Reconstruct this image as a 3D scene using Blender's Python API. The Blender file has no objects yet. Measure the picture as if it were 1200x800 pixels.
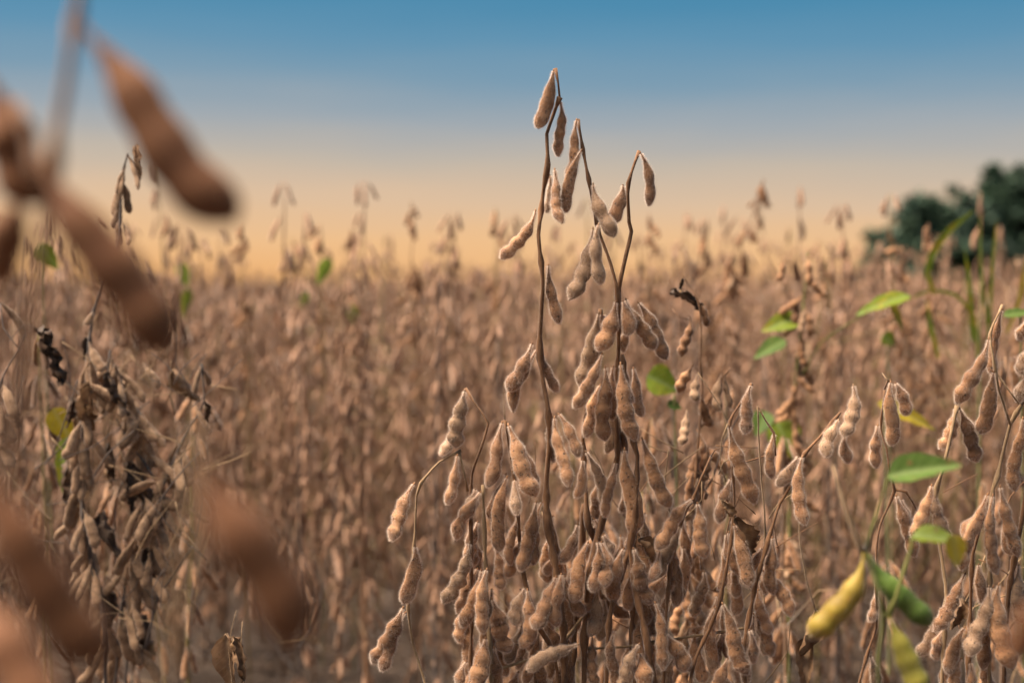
import bpy, math, random
import numpy as np
from mathutils import Vector, Matrix

# ------------------------------------------------------------------ camera
S = bpy.context.scene
COL = S.collection
FPX = 1667.0                       # focal length in pixels of a 1200 px wide frame (50 mm on 36 mm)
CAMZ = 0.85
HOR = 338.0
PITCH = math.atan((400.0 - HOR) / FPX)
cam_d = bpy.data.cameras.new('camera')
cam_d.lens = 50.0; cam_d.sensor_width = 36.0
cam_d.clip_start = 0.02; cam_d.clip_end = 3000.0
cam_d.dof.use_dof = True
cam_d.dof.focus_distance = 1.225
cam_d.dof.aperture_fstop = 4.0
cam_d.dof.aperture_blades = 0
cam = bpy.data.objects.new('camera', cam_d)
cam.location = (0, 0, CAMZ)
cam.rotation_euler = (math.radians(90) - PITCH, 0, 0)
COL.objects.link(cam)
S.camera = cam

# ------------------------------------------------------------------ sky and sun
SUN_EL, SUN_AZ = math.radians(62), math.radians(-92)   # azimuth measured from +Y (view direction), clockwise
w = bpy.data.worlds.new('World'); S.world = w; w.use_nodes = True
nt = w.node_tree; nt.nodes.clear()
wo = nt.nodes.new('ShaderNodeOutputWorld')
bg = nt.nodes.new('ShaderNodeBackground'); bg.inputs['Strength'].default_value = 0.295
sky = nt.nodes.new('ShaderNodeTexSky'); sky.sky_type = 'NISHITA'; sky.sun_disc = False
sky.sun_elevation = math.radians(6); sky.sun_rotation = SUN_AZ
tc = nt.nodes.new('ShaderNodeTexCoord')
sep = nt.nodes.new('ShaderNodeSeparateXYZ')
asn = nt.nodes.new('ShaderNodeMath'); asn.operation = 'ARCSINE'
mr = nt.nodes.new('ShaderNodeMapRange')           # elevation 0..30 degrees -> 0..1
mr.inputs['From Min'].default_value = 0.0; mr.inputs['From Max'].default_value = math.radians(30)
rp = nt.nodes.new('ShaderNodeValToRGB')
def lin(*c):
    return tuple(((v/255)/12.92 if v/255 <= .04045 else (((v/255)+.055)/1.055)**2.4) for v in c) + (1.0,)
stops = [(0.0, lin(238,178,116)), (0.06, lin(238,190,139)), (0.116, lin(220,189,158)), (0.169, lin(194,181,166)),
         (0.22, lin(160,168,175)), (0.277, lin(122,154,176)), (0.33, lin(95,145,176)), (0.385, lin(72,136,172)), (1.0, lin(54,112,158))]
cr = rp.color_ramp
while len(cr.elements) < len(stops): cr.elements.new(0.5)
for e, (p, c) in zip(cr.elements, stops): e.position = p; e.color = c
mul = nt.nodes.new('ShaderNodeVectorMath'); mul.operation = 'SCALE'; mul.inputs['Scale'].default_value = 0.006
add = nt.nodes.new('ShaderNodeVectorMath'); add.operation = 'ADD'
nt.links.new(tc.outputs['Generated'], sep.inputs[0]); nt.links.new(sep.outputs['Z'], asn.inputs[0])
# thin uneven haze streaks: long in azimuth, thin in height
smap = nt.nodes.new('ShaderNodeMapping'); smap.inputs['Scale'].default_value = (3.0, 3.0, 22.0)
snz = nt.nodes.new('ShaderNodeTexNoise'); snz.inputs['Scale'].default_value = 1.6; snz.inputs['Detail'].default_value = 4.0
sof = nt.nodes.new('ShaderNodeMath'); sof.operation = 'MULTIPLY_ADD'; sof.inputs[1].default_value = 0.045; sof.inputs[2].default_value = -0.0225
sad = nt.nodes.new('ShaderNodeMath'); sad.operation = 'ADD'
nt.links.new(tc.outputs['Generated'], smap.inputs['Vector']); nt.links.new(smap.outputs[0], snz.inputs['Vector'])
sxo = nt.nodes.new('ShaderNodeMath'); sxo.operation = 'MULTIPLY_ADD'; sxo.inputs[1].default_value = 0.035   # a little paler towards the left
nt.links.new(sep.outputs['X'], sxo.inputs[0]); nt.links.new(sof.outputs[0], sxo.inputs[2])
nt.links.new(snz.outputs['Fac'], sof.inputs[0]); nt.links.new(sxo.outputs[0], sad.inputs[0])
nt.links.new(asn.outputs[0], mr.inputs['Value']); nt.links.new(mr.outputs[0], sad.inputs[1]); nt.links.new(sad.outputs[0], rp.inputs['Fac'])
nt.links.new(sky.outputs[0], mul.inputs[0]); nt.links.new(mul.outputs[0], add.inputs[1]); nt.links.new(rp.outputs[0], add.inputs[0])
nt.links.new(add.outputs[0], bg.inputs['Color']); nt.links.new(bg.outputs[0], wo.inputs['Surface'])

sun_d = bpy.data.lights.new('sun', 'SUN'); sun_d.energy = 5.0; sun_d.angle = math.radians(38); sun_d.color = (1.0, 0.86, 0.72)
sun = bpy.data.objects.new('sun', sun_d); COL.objects.link(sun)
sdir = Vector((math.sin(SUN_AZ)*math.cos(SUN_EL), math.cos(SUN_AZ)*math.cos(SUN_EL), math.sin(SUN_EL)))
sun.rotation_euler = sdir.to_track_quat('Z', 'Y').to_euler()
S.view_settings.view_transform = 'Standard'; S.view_settings.look = 'None'
S.view_settings.exposure = 1.76; S.view_settings.gamma = 1.0; S.view_settings.use_curve_mapping = False
S.render.engine = 'CYCLES'
S.cycles.max_bounces = 8; S.cycles.diffuse_bounces = 6; S.cycles.glossy_bounces = 2; S.cycles.transmission_bounces = 4
S.cycles.use_adaptive_sampling = True; S.cycles.adaptive_threshold = 0.01
try:
    S.cycles.use_denoising = True; S.cycles.denoiser = 'OPENIMAGEDENOISE'
except Exception: pass

# ------------------------------------------------------------------ helpers
FWD = Vector((0, math.cos(PITCH), -math.sin(PITCH))); UP = Vector((0, math.sin(PITCH), math.cos(PITCH)))
def P(x, y, d):
    """point seen at pixel (x, y) of the 1200x800 photograph at distance d along the view axis"""
    return Vector((0, 0, CAMZ)) + FWD*d + Vector((1, 0, 0))*((x-600)/FPX*d) + UP*((400-y)/FPX*d)

def mesh_from(name, V, T, mats, mi=None, smooth=True, Q=None):
    """V (n,3), T (m,3) triangles, Q (k,4) quads placed first"""
    me = bpy.data.meshes.new(name)
    V = np.asarray(V, dtype=np.float32)
    q = np.zeros((0,4), np.int32) if Q is None else np.asarray(Q, np.int32)
    t = np.zeros((0,3), np.int32) if T is None or len(T) == 0 else np.asarray(T, np.int32)
    me.vertices.add(len(V)); me.vertices.foreach_set('co', V.ravel())
    loops = np.concatenate([q.ravel(), t.ravel()])
    me.loops.add(len(loops)); me.loops.foreach_set('vertex_index', loops)
    n = len(q) + len(t)
    st = np.concatenate([np.arange(len(q))*4, len(q)*4 + np.arange(len(t))*3]).astype(np.int32)
    me.polygons.add(n); me.polygons.foreach_set('loop_start', st)
    if mi is not None: me.polygons.foreach_set('material_index', np.asarray(mi, np.int32))
    me.polygons.foreach_set('use_smooth', np.full(n, smooth, dtype=bool))
    me.update(calc_edges=True); me.validate()
    for m in mats: me.materials.append(m)
    return me

def obj(name, me, parent=None, mat=None):
    o = bpy.data.objects.new(name, me); COL.objects.link(o)
    if parent is not None: o.parent = parent
    if mat is not None: o.matrix_local = mat
    return o
def tag(o, label=None, cat=None, group=None, kind=None):
    if label: o['label'] = label
    if cat: o['category'] = cat
    if group: o['group'] = group
    if kind: o['kind'] = kind
    return o
def thing(name, loc, label, cat, group=None):
    o = bpy.data.objects.new(name, None); COL.objects.link(o)
    o.location = loc; o.empty_display_size = 0.05
    return tag(o, label, cat, group)

# ------------------------------------------------------------------ materials
def new_mat(name):
    m = bpy.data.materials.new(name); m.use_nodes = True
    n = m.node_tree; b = n.nodes['Principled BSDF']
    return m, n, b
def N(n, t, **kw):
    x = n.nodes.new(t)
    for k, v in kw.items():
        if k in x.inputs.keys(): x.inputs[k].default_value = v
        else: setattr(x, k, v)
    return x
def ramp(n, fac, stops):
    r = n.nodes.new('ShaderNodeValToRGB'); e = r.color_ramp.elements
    while len(e) < len(stops): e.new(0.5)
    for el, (p, c) in zip(e, stops): el.position = p; el.color = tuple(c) + (1.0,)
    n.links.new(fac, r.inputs['Fac']); return r.outputs['Color']
def mixc(n, a, b, f, mode='MIX'):
    m = n.nodes.new('ShaderNodeMix'); m.data_type = 'RGBA'; m.blend_type = mode
    for sock, v in ((m.inputs[6], a), (m.inputs[7], b), (m.inputs[0], f)):
        if hasattr(v, 'links'): n.links.new(v, sock)
        else: sock.default_value = v if isinstance(v, float) else tuple(v) + ((1.0,) if len(v) == 3 else ())
    return m.outputs[2]

def pod_material(name, c_lo, c_hi, spot, spots=0.85, sheen=0.35, rough=0.75, even=False):
    m, n, b = new_mat(name)
    co = N(n, 'ShaderNodeTexCoord'); oi = N(n, 'ShaderNodeObjectInfo')
    off = N(n, 'ShaderNodeVectorMath', operation='MULTIPLY_ADD')
    cmb = N(n, 'ShaderNodeCombineXYZ')
    sc = N(n, 'ShaderNodeMath', operation='MULTIPLY'); sc.inputs[1].default_value = 7.3
    n.links.new(oi.outputs['Random'], sc.inputs[0])
    for k in range(3): n.links.new(sc.outputs[0], cmb.inputs[k])
    n.links.new(co.outputs['Object'], off.inputs[0]); off.inputs[1].default_value = (1,1,1); n.links.new(cmb.outputs[0], off.inputs[2])
    big = N(n, 'ShaderNodeTexNoise', Scale=100.0, Detail=4.0, Roughness=0.6); n.links.new(off.outputs[0], big.inputs['Vector'])
    fine = N(n, 'ShaderNodeTexNoise', Scale=900.0, Detail=3.0, Roughness=0.65); n.links.new(off.outputs[0], fine.inputs['Vector'])
    spt = N(n, 'ShaderNodeTexNoise', Scale=420.0, Detail=2.0, Roughness=0.5); n.links.new(off.outputs[0], spt.inputs['Vector'])
    col = ramp(n, big.outputs['Fac'], [(0.30, c_lo), (0.68, c_hi)])
    tone = ramp(n, oi.outputs['Random'], [(0.0, (0.9,0.9,0.9)), (1.0, (1.08,1.08,1.08))] if even else [(0.0, (0.66,0.60,0.55)), (0.35, (0.92,0.89,0.86)), (0.7, (1.08,1.06,1.04)), (1.0, (1.28,1.30,1.34))])
    col = mixc(n, col, tone, 1.0, 'MULTIPLY')
    wide = N(n, 'ShaderNodeTexNoise', Scale=22.0, Detail=2.0); n.links.new(off.outputs[0], wide.inputs['Vector'])
    col = mixc(n, col, ramp(n, wide.outputs['Fac'], [(0.3, (0.85,0.84,0.83)), (0.7, (1.1,1.1,1.1))] if even else [(0.3, (0.62,0.58,0.54)), (0.5, (1,1,1)), (0.7, (1.3,1.3,1.3))]), 1.0, 'MULTIPLY')
    fv = ramp(n, fine.outputs['Fac'], [(0.3, (0.88,0.87,0.86)), (0.7, (1.08,1.08,1.08))])
    col = mixc(n, col, fv, 1.0, 'MULTIPLY')
    msk = ramp(n, spt.outputs['Fac'], [(0.60, (0,0,0)), (0.68, (spots,)*3)])
    col = mixc(n, col, spot, msk)
    n.links.new(col, b.inputs['Base Color'])
    b.inputs['Roughness'].default_value = rough
    b.inputs['Specular IOR Level'].default_value = 0.25
    b.inputs['Sheen Weight'].default_value = sheen; b.inputs['Sheen Roughness'].default_value = 0.45
    b.inputs['Sheen Tint'].default_value = (1.0, 0.88, 0.78, 1)
    bp = N(n, 'ShaderNodeBump', Strength=0.2, Distance=0.0003); n.links.new(fine.outputs['Fac'], bp.inputs['Height'])
    n.links.new(bp.outputs[0], b.inputs['Normal'])
    return m
M = {}
M['pod'] = pod_material('dry_pod', (0.140,0.060,0.024), (0.370,0.196,0.092), (0.03,0.013,0.007))
M['pod_near'] = pod_material('russet_pod', (0.118,0.044,0.017), (0.195,0.084,0.034), (0.05,0.022,0.011), sheen=0.08, even=True)
M['pod_dead'] = pod_material('weathered_pod', (0.16,0.090,0.047), (0.34,0.22,0.13), (0.06,0.035,0.025), sheen=0.2)
M['pod_yellow'] = pod_material('yellowing_pod', (0.125,0.078,0.010), (0.215,0.150,0.018), (0.30,0.12,0.02), spots=0.5, sheen=0.1, rough=0.6)
M['pod_lime'] = pod_material('ripening_pod', (0.155,0.152,0.016), (0.25,0.222,0.032), (0.2,0.15,0.02), spots=0.4, sheen=0.1, rough=0.6)
M['pod_green'] = pod_material('green_pod', (0.052,0.098,0.014), (0.105,0.165,0.028), (0.03,0.06,0.01), spots=0.3, sheen=0.1, rough=0.55)

M['pod_field'] = pod_material('field_pod', (0.125,0.060,0.030), (0.40,0.232,0.138), (0.03,0.015,0.009))
M['litter_pod'] = pod_material('litter_pod', (0.07,0.042,0.025), (0.15,0.096,0.06), (0.04,0.02,0.012), sheen=0.0)
def fuzz_material():
    m = bpy.data.materials.new('pod_fuzz'); m.use_nodes = True; n = m.node_tree; n.nodes.clear()
    o = N(n, 'ShaderNodeOutputMaterial'); d = N(n, 'ShaderNodeBsdfDiffuse'); t = N(n, 'ShaderNodeBsdfTranslucent'); x = N(n, 'ShaderNodeMixShader')
    d.inputs['Color'].default_value = (0.80,0.64,0.51,1); t.inputs['Color'].default_value = (0.92,0.80,0.69,1)
    x.inputs[0].default_value = 0.5
    n.links.new(d.outputs[0], x.inputs[1]); n.links.new(t.outputs[0], x.inputs[2]); n.links.new(x.outputs[0], o.inputs['Surface'])
    return m
M['fuzz'] = fuzz_material()

def stem_material(name, c0, c1, c2=None):
    m, n, b = new_mat(name)
    co = N(n, 'ShaderNodeTexCoord'); oi = N(n, 'ShaderNodeObjectInfo')
    mp = N(n, 'ShaderNodeMapping'); mp.inputs['Scale'].default_value = (1,1,0.12); n.links.new(co.outputs['Object'], mp.inputs['Vector'])
    a = N(n, 'ShaderNodeTexNoise', Scale=500.0, Detail=4.0, Roughness=0.65); n.links.new(mp.outputs[0], a.inputs['Vector'])
    g = N(n, 'ShaderNodeTexNoise', Scale=25.0, Detail=3.0); n.links.new(co.outputs['Object'], g.inputs['Vector'])
    col = ramp(n, a.outputs['Fac'], [(0.3, c0), (0.7, c1)])
    gm = ramp(n, g.outputs['Fac'], [(0.35, (0.72,0.7,0.68)), (0.65, (1.15,1.12,1.08))])
    col = mixc(n, col, gm, 1.0, 'MULTIPLY')
    if c2:
        f = ramp(n, oi.outputs['Random'], [(0.66, (0,0,0)), (0.9, (0.75,0.75,0.75))])
        col = mixc(n, col, c2, f)
    n.links.new(col, b.inputs['Base Color']); b.inputs['Roughness'].default_value = 0.8
    b.inputs['Sheen Weight'].default_value = 0.25; b.inputs['Sheen Roughness'].default_value = 0.4
    b.inputs['Specular IOR Level'].default_value = 0.2
    bp = N(n, 'ShaderNodeBump', Strength=0.4, Distance=0.0004); n.links.new(a.outputs['Fac'], bp.inputs['Height']); n.links.new(bp.outputs[0], b.inputs['Normal'])
    return m
M['stem'] = stem_material('dry_stem', (0.09,0.041,0.018), (0.23,0.12,0.058))
M['litter_stick'] = stem_material('litter_stick', (0.06,0.038,0.025), (0.16,0.105,0.07))
M['straw'] = stem_material('straw_stem', (0.18,0.112,0.056), (0.32,0.215,0.118))
M['stem_grey'] = stem_material('weathered_stem', (0.045,0.034,0.03), (0.13,0.10,0.083))
M['stem_field'] = stem_material('field_stem', (0.12,0.061,0.030), (0.27,0.156,0.082), (0.19,0.16,0.045))
M['stem_green'] = stem_material('green_stem', (0.085,0.09,0.02), (0.16,0.155,0.04))

def leaf_material(name, c0, c1, edge=None, vein=(0.2,0.25,0.08), trans=0.35):
    m, n, b = new_mat(name)
    co = N(n, 'ShaderNodeTexCoord')
    a = N(n, 'ShaderNodeTexNoise', Scale=60.0, Detail=4.0); n.links.new(co.outputs['Object'], a.inputs['Vector'])
    col = ramp(n, a.outputs['Fac'], [(0.35, c0), (0.65, c1)])
    if edge:
        g = N(n, 'ShaderNodeTexNoise', Scale=35.0, Detail=2.0); n.links.new(co.outputs['Object'], g.inputs['Vector'])
        f = ramp(n, g.outputs['Fac'], [(0.52, (0,0,0)), (0.62, (1,1,1))]); col = mixc(n, col, edge, f)
    sx = N(n, 'ShaderNodeSeparateXYZ'); n.links.new(co.outputs['Object'], sx.inputs[0])
    ab = N(n, 'ShaderNodeMath', operation='ABSOLUTE'); n.links.new(sx.outputs['X'], ab.inputs[0])
    vm = N(n, 'ShaderNodeMath', operation='MULTIPLY_ADD'); vm.inputs[1].default_value = -0.9; n.links.new(ab.outputs[0], vm.inputs[0]); n.links.new(sx.outputs['Y'], vm.inputs[2])
    sn = N(n, 'ShaderNodeMath', operation='MULTIPLY'); sn.inputs[1].default_value = 6.2832/0.0075; n.links.new(vm.outputs[0], sn.inputs[0])
    si = N(n, 'ShaderNodeMath', operation='SINE'); n.links.new(sn.outputs[0], si.inputs[0])
    vf = ramp(n, si.outputs[0], [(0.86, (0,0,0)), (0.97, (0.45,0.45,0.45))]); col = mixc(n, col, vein, vf)
    mf = ramp(n, ab.outputs[0], [(0.0006, (0.7,0.7,0.7)), (0.0012, (0,0,0))]); col = mixc(n, col, vein, mf)
    bl = N(n, 'ShaderNodeTexNoise', Scale=180.0, Detail=3.0); n.links.new(co.outputs['Object'], bl.inputs['Vector'])
    col = mixc(n, col, (0.16,0.09,0.03), ramp(n, bl.outputs['Fac'], [(0.62, (0,0,0)), (0.70, (0.8,0.8,0.8))]))
    fine = N(n, 'ShaderNodeTexVoronoi', Scale=350.0); n.links.new(co.outputs['Object'], fine.inputs['Vector'])
    bp = N(n, 'ShaderNodeBump', Strength=0.3, Distance=0.0005); n.links.new(fine.outputs['Distance'], bp.inputs['Height']); n.links.new(bp.outputs[0], b.inputs['Normal'])
    n.links.new(col, b.inputs['Base Color']); b.inputs['Roughness'].default_value = 0.65; b.inputs['Specular IOR Level'].default_value = 0.2
    o = n.nodes['Material Output']; t = N(n, 'ShaderNodeBsdfTranslucent'); x = N(n, 'ShaderNodeMixShader'); x.inputs[0].default_value = trans
    n.links.new(col, t.inputs['Color']); n.links.new(b.outputs[0], x.inputs[1]); n.links.new(t.outputs[0], x.inputs[2]); n.links.new(x.outputs[0], o.inputs['Surface'])
    return m
M['leaf_green'] = leaf_material('green_leaf', (0.045,0.085,0.013), (0.085,0.14,0.022), vein=(0.14,0.19,0.05))
M['leaf_lime'] = leaf_material('lime_leaf', (0.115,0.165,0.012), (0.19,0.22,0.015), edge=(0.27,0.22,0.015))
M['leaf_yellow'] = leaf_material('yellow_leaf', (0.30,0.21,0.012), (0.38,0.29,0.02), vein=(0.36,0.30,0.08))
M['leaf_bright'] = leaf_material('bright_leaf', (0.15,0.235,0.02), (0.24,0.31,0.035), trans=0.45)
M['leaf_dry'] = leaf_material('dry_leaf', (0.14,0.075,0.038), (0.30,0.18,0.10), vein=(0.3,0.2,0.12), trans=0.15)
M['leaf_dark'] = leaf_material('shrivelled_leaf', (0.045,0.03,0.022), (0.12,0.075,0.05), vein=(0.1,0.07,0.05), trans=0.05)

# ------------------------------------------------------------------ pod meshes
def pod_arrays(rng, L, W, nseed, bend, rings, sides, hairs=0, thick=0.72, beak=True, knob=0.0, hair_len=0.0025, bulge=1.0):
    """a pod from the origin along +Z, length L, width W (X), thickness Y"""
    t = np.linspace(0, 1, rings)
    t = 0.5*t + 0.5*(1 - np.cos(t*math.pi))/2
    if nseed <= 1: c = np.array([0.66])
    elif nseed == 2: c = np.array([0.43, 0.79])
    elif nseed == 3: c = np.array([0.35, 0.60, 0.84])
    else: c = np.linspace(0.28, 0.86, nseed)
    c = c + rng.uniform(-0.02, 0.02, len(c)); s = 0.34/max(nseed, 2)*rng.uniform(0.85, 1.1, len(c))
    amp = rng.uniform(0.86, 1.05, len(c)); amp[0] *= 0.9
    env = np.clip(t/rng.uniform(0.42,0.54), 0, 1); env = 0.10 + 0.90*(env*env*(3-2*env))**0.85
    b = np.max(amp[None,:]*np.exp(-((t[:,None]-c[None,:])/s[None,:])**2), axis=1)
    kx, ky = rng.uniform(0.32, 0.46)*bulge, rng.uniform(0.52, 0.64)*bulge
    e = np.clip((t-0.85)/0.15, 0, 1); end = np.sqrt(np.clip(1 - (e*0.985)**2.2, 0.0, 1))
    rx = 0.5*W*env*(1-kx+kx*b)*end; ry = 0.5*W*thick*env*(1-ky+ky*b)*end
    rx = np.maximum(rx, 0.0007); ry = np.maximum(ry, 0.0006)
    bx = bend*L*4*(t*(1-t)) + 0.03*L*rng.uniform(-1,1)*np.sin(t*2*math.pi)
    by = rng.uniform(-0.03,0.03)*L*4*t*(1-t)
    th = np.arange(sides)/sides*2*math.pi
    ct, sn = np.cos(th), np.sin(th)
    sq = 1.0 + 0.05*np.cos(2*th)
    X = bx[:,None] + rx[:,None]*(ct*sq)[None,:]; Y = by[:,None] + ry[:,None]*(sn)[None,:]
    Z = np.repeat((t*L)[:,None], sides, 1)
    if knob:
        ph = rng.uniform(0,6.28,6)
        nz = sum(np.sin(Z*rng.uniform(500,1400)+th[None,:]*k+ph[k])*0.35 for k in range(1,5))
        X = X + knob*W*nz*ct[None,:]; Y = Y + knob*W*nz*sn[None,:]
    V = np.stack([X,Y,Z],-1).reshape(-1,3)
    i = np.arange(rings-1)[:,None]*sides; j = np.arange(sides)[None,:]; jn = (j+1) % sides
    Q = np.stack([i+j, i+jn, i+sides+jn, i+sides+j],-1).reshape(-1,4)
    tip = np.array([[bx[-1] + W*0.10*rng.choice([-1,1]), by[-1], L*(1.022 if beak else 1.0)]])
    base = np.array([[bx[0], by[0], -0.004*L]])
    nV = len(V); V = np.concatenate([V, tip, base])
    jj = np.arange(sides); jjn = (jj+1) % sides; o = (rings-1)*sides
    T = np.concatenate([np.stack([o+jj, o+jjn, np.full(sides,nV)],-1), np.stack([jjn, jj, np.full(sides,nV+1)],-1)])
    mi = np.zeros(len(Q)+len(T), np.int32)
    if hairs:
        # short real hairs, one thin triangle each, combed towards the tip
        ti = rng.uniform(0.06, 1.0, hairs)*(rings-1); k = np.clip(ti.astype(int), 0, rings-2); f = (ti-k)[:,None]
        a = rng.uniform(0, 2*math.pi, hairs)
        jx = (a/(2*math.pi)*sides); j0 = jx.astype(int) % sides; j1 = (j0+1) % sides; g = (jx-np.floor(jx))[:,None]
        G = V[:rings*sides].reshape(rings, sides, 3)
        p = (G[k,j0]*(1-g)+G[k,j1]*g)*(1-f) + (G[k+1,j0]*(1-g)+G[k+1,j1]*g)*f
        du = G[k,j1]-G[k,j0]; dv = G[k+1,j0]-G[k,j0]
        nrm = np.cross(du, dv); nrm /= np.linalg.norm(nrm,axis=1,keepdims=True)+1e-12
        ax = dv/(np.linalg.norm(dv,axis=1,keepdims=True)+1e-12)
        dr = nrm + ax*rng.uniform(0.0,0.35,(hairs,1)) + rng.normal(0,0.14,(hairs,3))
        dr /= np.linalg.norm(dr,axis=1,keepdims=True)
        sd = np.cross(dr, rng.normal(0,1,(hairs,3))); sd /= np.linalg.norm(sd,axis=1,keepdims=True)
        wd = 0.000032; ln = hair_len*rng.uniform(0.5,1.15,(hairs,1))
        hv = np.stack([p-sd*wd, p+sd*wd, p+dr*ln],1).reshape(-1,3)
        ht = np.arange(hairs*3).reshape(-1,3) + len(V)
        V = np.concatenate([V, hv]); T = np.concatenate([T, ht]); mi = np.concatenate([mi, np.ones(hairs,np.int32)])
    return V, Q, T, mi

def tube_arrays(pts, rads, sides=7, nodes=()):
    pts = [Vector(p) for p in pts]
    V = []; up = Vector((0.31, 0.93, 0.2))
    n = len(pts)
    for i, p in enumerate(pts):
        d = (pts[min(i+1,n-1)] - pts[max(i-1,0)])
        if d.length < 1e-9: d = Vector((0,0,1))
        d.normalize(); a = d.cross(up)
        if a.length < 1e-4: a = d.cross(Vector((1,0,0)))
        a.normalize(); b = d.cross(a)
        for k in range(sides):
            an = 2*math.pi*k/sides
            V.append(p + (a*math.cos(an)+b*math.sin(an))*rads[i])
    i = np.arange(n-1)[:,None]*sides; j = np.arange(sides)[None,:]; jn = (j+1) % sides
    Q = np.stack([i+j, i+jn, i+sides+jn, i+sides+j],-1).reshape(-1,4)
    nv = len(V); V += [pts[0], pts[-1]]
    jj = np.arange(sides); jjn = (jj+1) % sides; o = (n-1)*sides
    T = np.concatenate([np.stack([jjn, jj, np.full(sides,nv)],-1), np.stack([o+jj, o+jjn, np.full(sides,nv+1)],-1)])
    return np.array([list(v) for v in V]), Q, T

def smooth_poly(pts, step=0.008):
    """Catmull-Rom through pts"""
    pts = [Vector(p) for p in pts]
    if len(pts) < 3: pts = [pts[0], pts[0].lerp(pts[-1], .5), pts[-1]]
    out = []
    ext = [pts[0]*2-pts[1]] + pts + [pts[-1]*2-pts[-2]]
    for i in range(1, len(ext)-2):
        a, b, c, d = ext[i-1:i+3]
        m = max(1, int((c-b).length/step)); m = min(m, 24)
        for k in range(m):
            t = k/m
            cr = 0.5*((2*b)+(c-a)*t+(2*a-5*b+4*c-d)*t*t+(3*b-a-3*c+d)*t**3)
            out.append(cr.lerp(b.lerp(c, t), 0.45))
    out.append(pts[-1]); return out

def stem_mesh(name, pts, r0, r1, mat, rng, sides=8, nodes=None, step=0.008, wig=0.0, fuzz=0):
    sp = smooth_poly(pts, step); n = len(sp)
    rad = []
    nd = nodes or []
    for i, p in enumerate(sp):
        r = r0 + (r1-r0)*(i/(n-1)); bump = 0.0
        for q in nd:
            dd = (p-q).length
            if dd < 0.008: bump = max(bump, 1-dd/0.008)
        r *= 1 + 0.75*bump
        rad.append(r*(1+rng.uniform(-0.07,0.07)))
        if wig and 0 < i < n-1: sp[i] = p + Vector((rng.uniform(-1,1), rng.uniform(-1,1), 0))*wig
    V, Q, T = tube_arrays(sp, rad, sides)
    if fuzz:
        ln = sum((sp[i+1]-sp[i]).length for i in range(n-1)); h = int(ln*fuzz)
        G = V[:n*sides].reshape(n, sides, 3); C = np.array([list(p) for p in sp])
        k = rng.integers(0, n-1, h); f = rng.random((h,1)); j0 = rng.integers(0, sides, h); j1 = (j0+1) % sides; g = rng.random((h,1))
        p = (G[k,j0]*(1-g)+G[k,j1]*g)*(1-f) + (G[k+1,j0]*(1-g)+G[k+1,j1]*g)*f; c = C[k]*(1-f)+C[k+1]*f
        dr = p-c; dr /= np.linalg.norm(dr,axis=1,keepdims=True)+1e-9; dr = dr + rng.normal(0,0.35,(h,3)); dr /= np.linalg.norm(dr,axis=1,keepdims=True)
        sd = np.cross(dr, rng.normal(0,1,(h,3))); sd /= np.linalg.norm(sd,axis=1,keepdims=True)
        hv = np.stack([p-sd*0.00004, p+sd*0.00004, p+dr*0.0015*rng.uniform(.5,1.2,(h,1))],1).reshape(-1,3)
        mi = [0]*(len(Q)+len(T)) + [1]*h
        T = np.concatenate([T, np.arange(h*3).reshape(-1,3)+len(V)]); V = np.concatenate([V, hv])
        return mesh_from(name, V, T, [mat, M['fuzz']], mi, Q=Q), sp
    return mesh_from(name, V, T, [mat], Q=Q), sp

def frame_mat(base, tip, twist=0.0, ref=None):
    """matrix whose +Z runs base->tip; X lies mostly in the picture plane"""
    z = (tip-base).normalized()
    v = ref if ref is not None else FWD
    y = (v - z*v.dot(z))
    if y.length < 1e-3: y = z.orthogonal()
    y.normalize(); x = y.cross(z).normalized()
    m = Matrix((x, y, z)).transposed().to_4x4() @ Matrix.Rotation(twist, 4, 'Z')
    m.translation = base
    return m

# shared pod shapes for the plants further back
RNG = np.random.default_rng(11)
LIB = {}
def build_lib(mat, key, rings, sides, hairs, count=10):
    out = []
    for k in range(count):
        ns = [3,3,2,3,2,3,3,4,2,3][k % 10]; L = {2:0.040,3:0.047,4:0.053}[ns]
        V,Q,T,mi = pod_arrays(RNG, L, RNG.uniform(0.0092,0.0118), ns, RNG.uniform(-0.08,0.08), rings, sides, hairs, bulge=RNG.uniform(0.55,0.9), thick=RNG.uniform(0.5,0.75))
        out.append((mesh_from('pod', V, T, [M[mat], M['fuzz']] if hairs else [M[mat]], mi, Q=Q), (V,Q,T)))
    LIB[key] = out
build_lib('pod', 'near', 16, 9, 900); build_lib('pod_field', 'mid', 14, 7, 0); build_lib('pod_field', 'far', 7, 5, 0)

def leaf_arrays(rng, L, W, fold=0.25, droop=0.25, curl=0.0, nu=12, nv=8, rough=0.0):
    V = []
    for i in range(nu+1):
        t = i/nu
        hw = 0.5*W*(math.sin(math.pi*min(1, t**0.72))**0.8 if 0 < t < 1 else 0.0)*(1.12-0.35*t) + 0.0004
        for j in range(nv+1):
            s = j/nv*2-1
            x = s*hw; z = abs(s)*hw*fold - droop*L*t*t; y = t*L
            z += 0.012*L*math.sin(t*22+s*3)*abs(s)
            if curl: 
                a = s*curl*2.2; r = hw/(abs(curl)*2.2+1e-6); x = math.sin(a)*r; z += (1-math.cos(a))*r
            if rough:
                x += rng.normal(0, rough*L); z += rng.normal(0, rough*L); y += rng.normal(0, rough*L*0.6)
            V.append((x, y, z))
    Q = [(i*(nv+1)+j, i*(nv+1)+j+1, (i+1)*(nv+1)+j+1, (i+1)*(nv+1)+j) for i in range(nu) for j in range(nv)]
    return np.array(V), np.array(Q)

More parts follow.
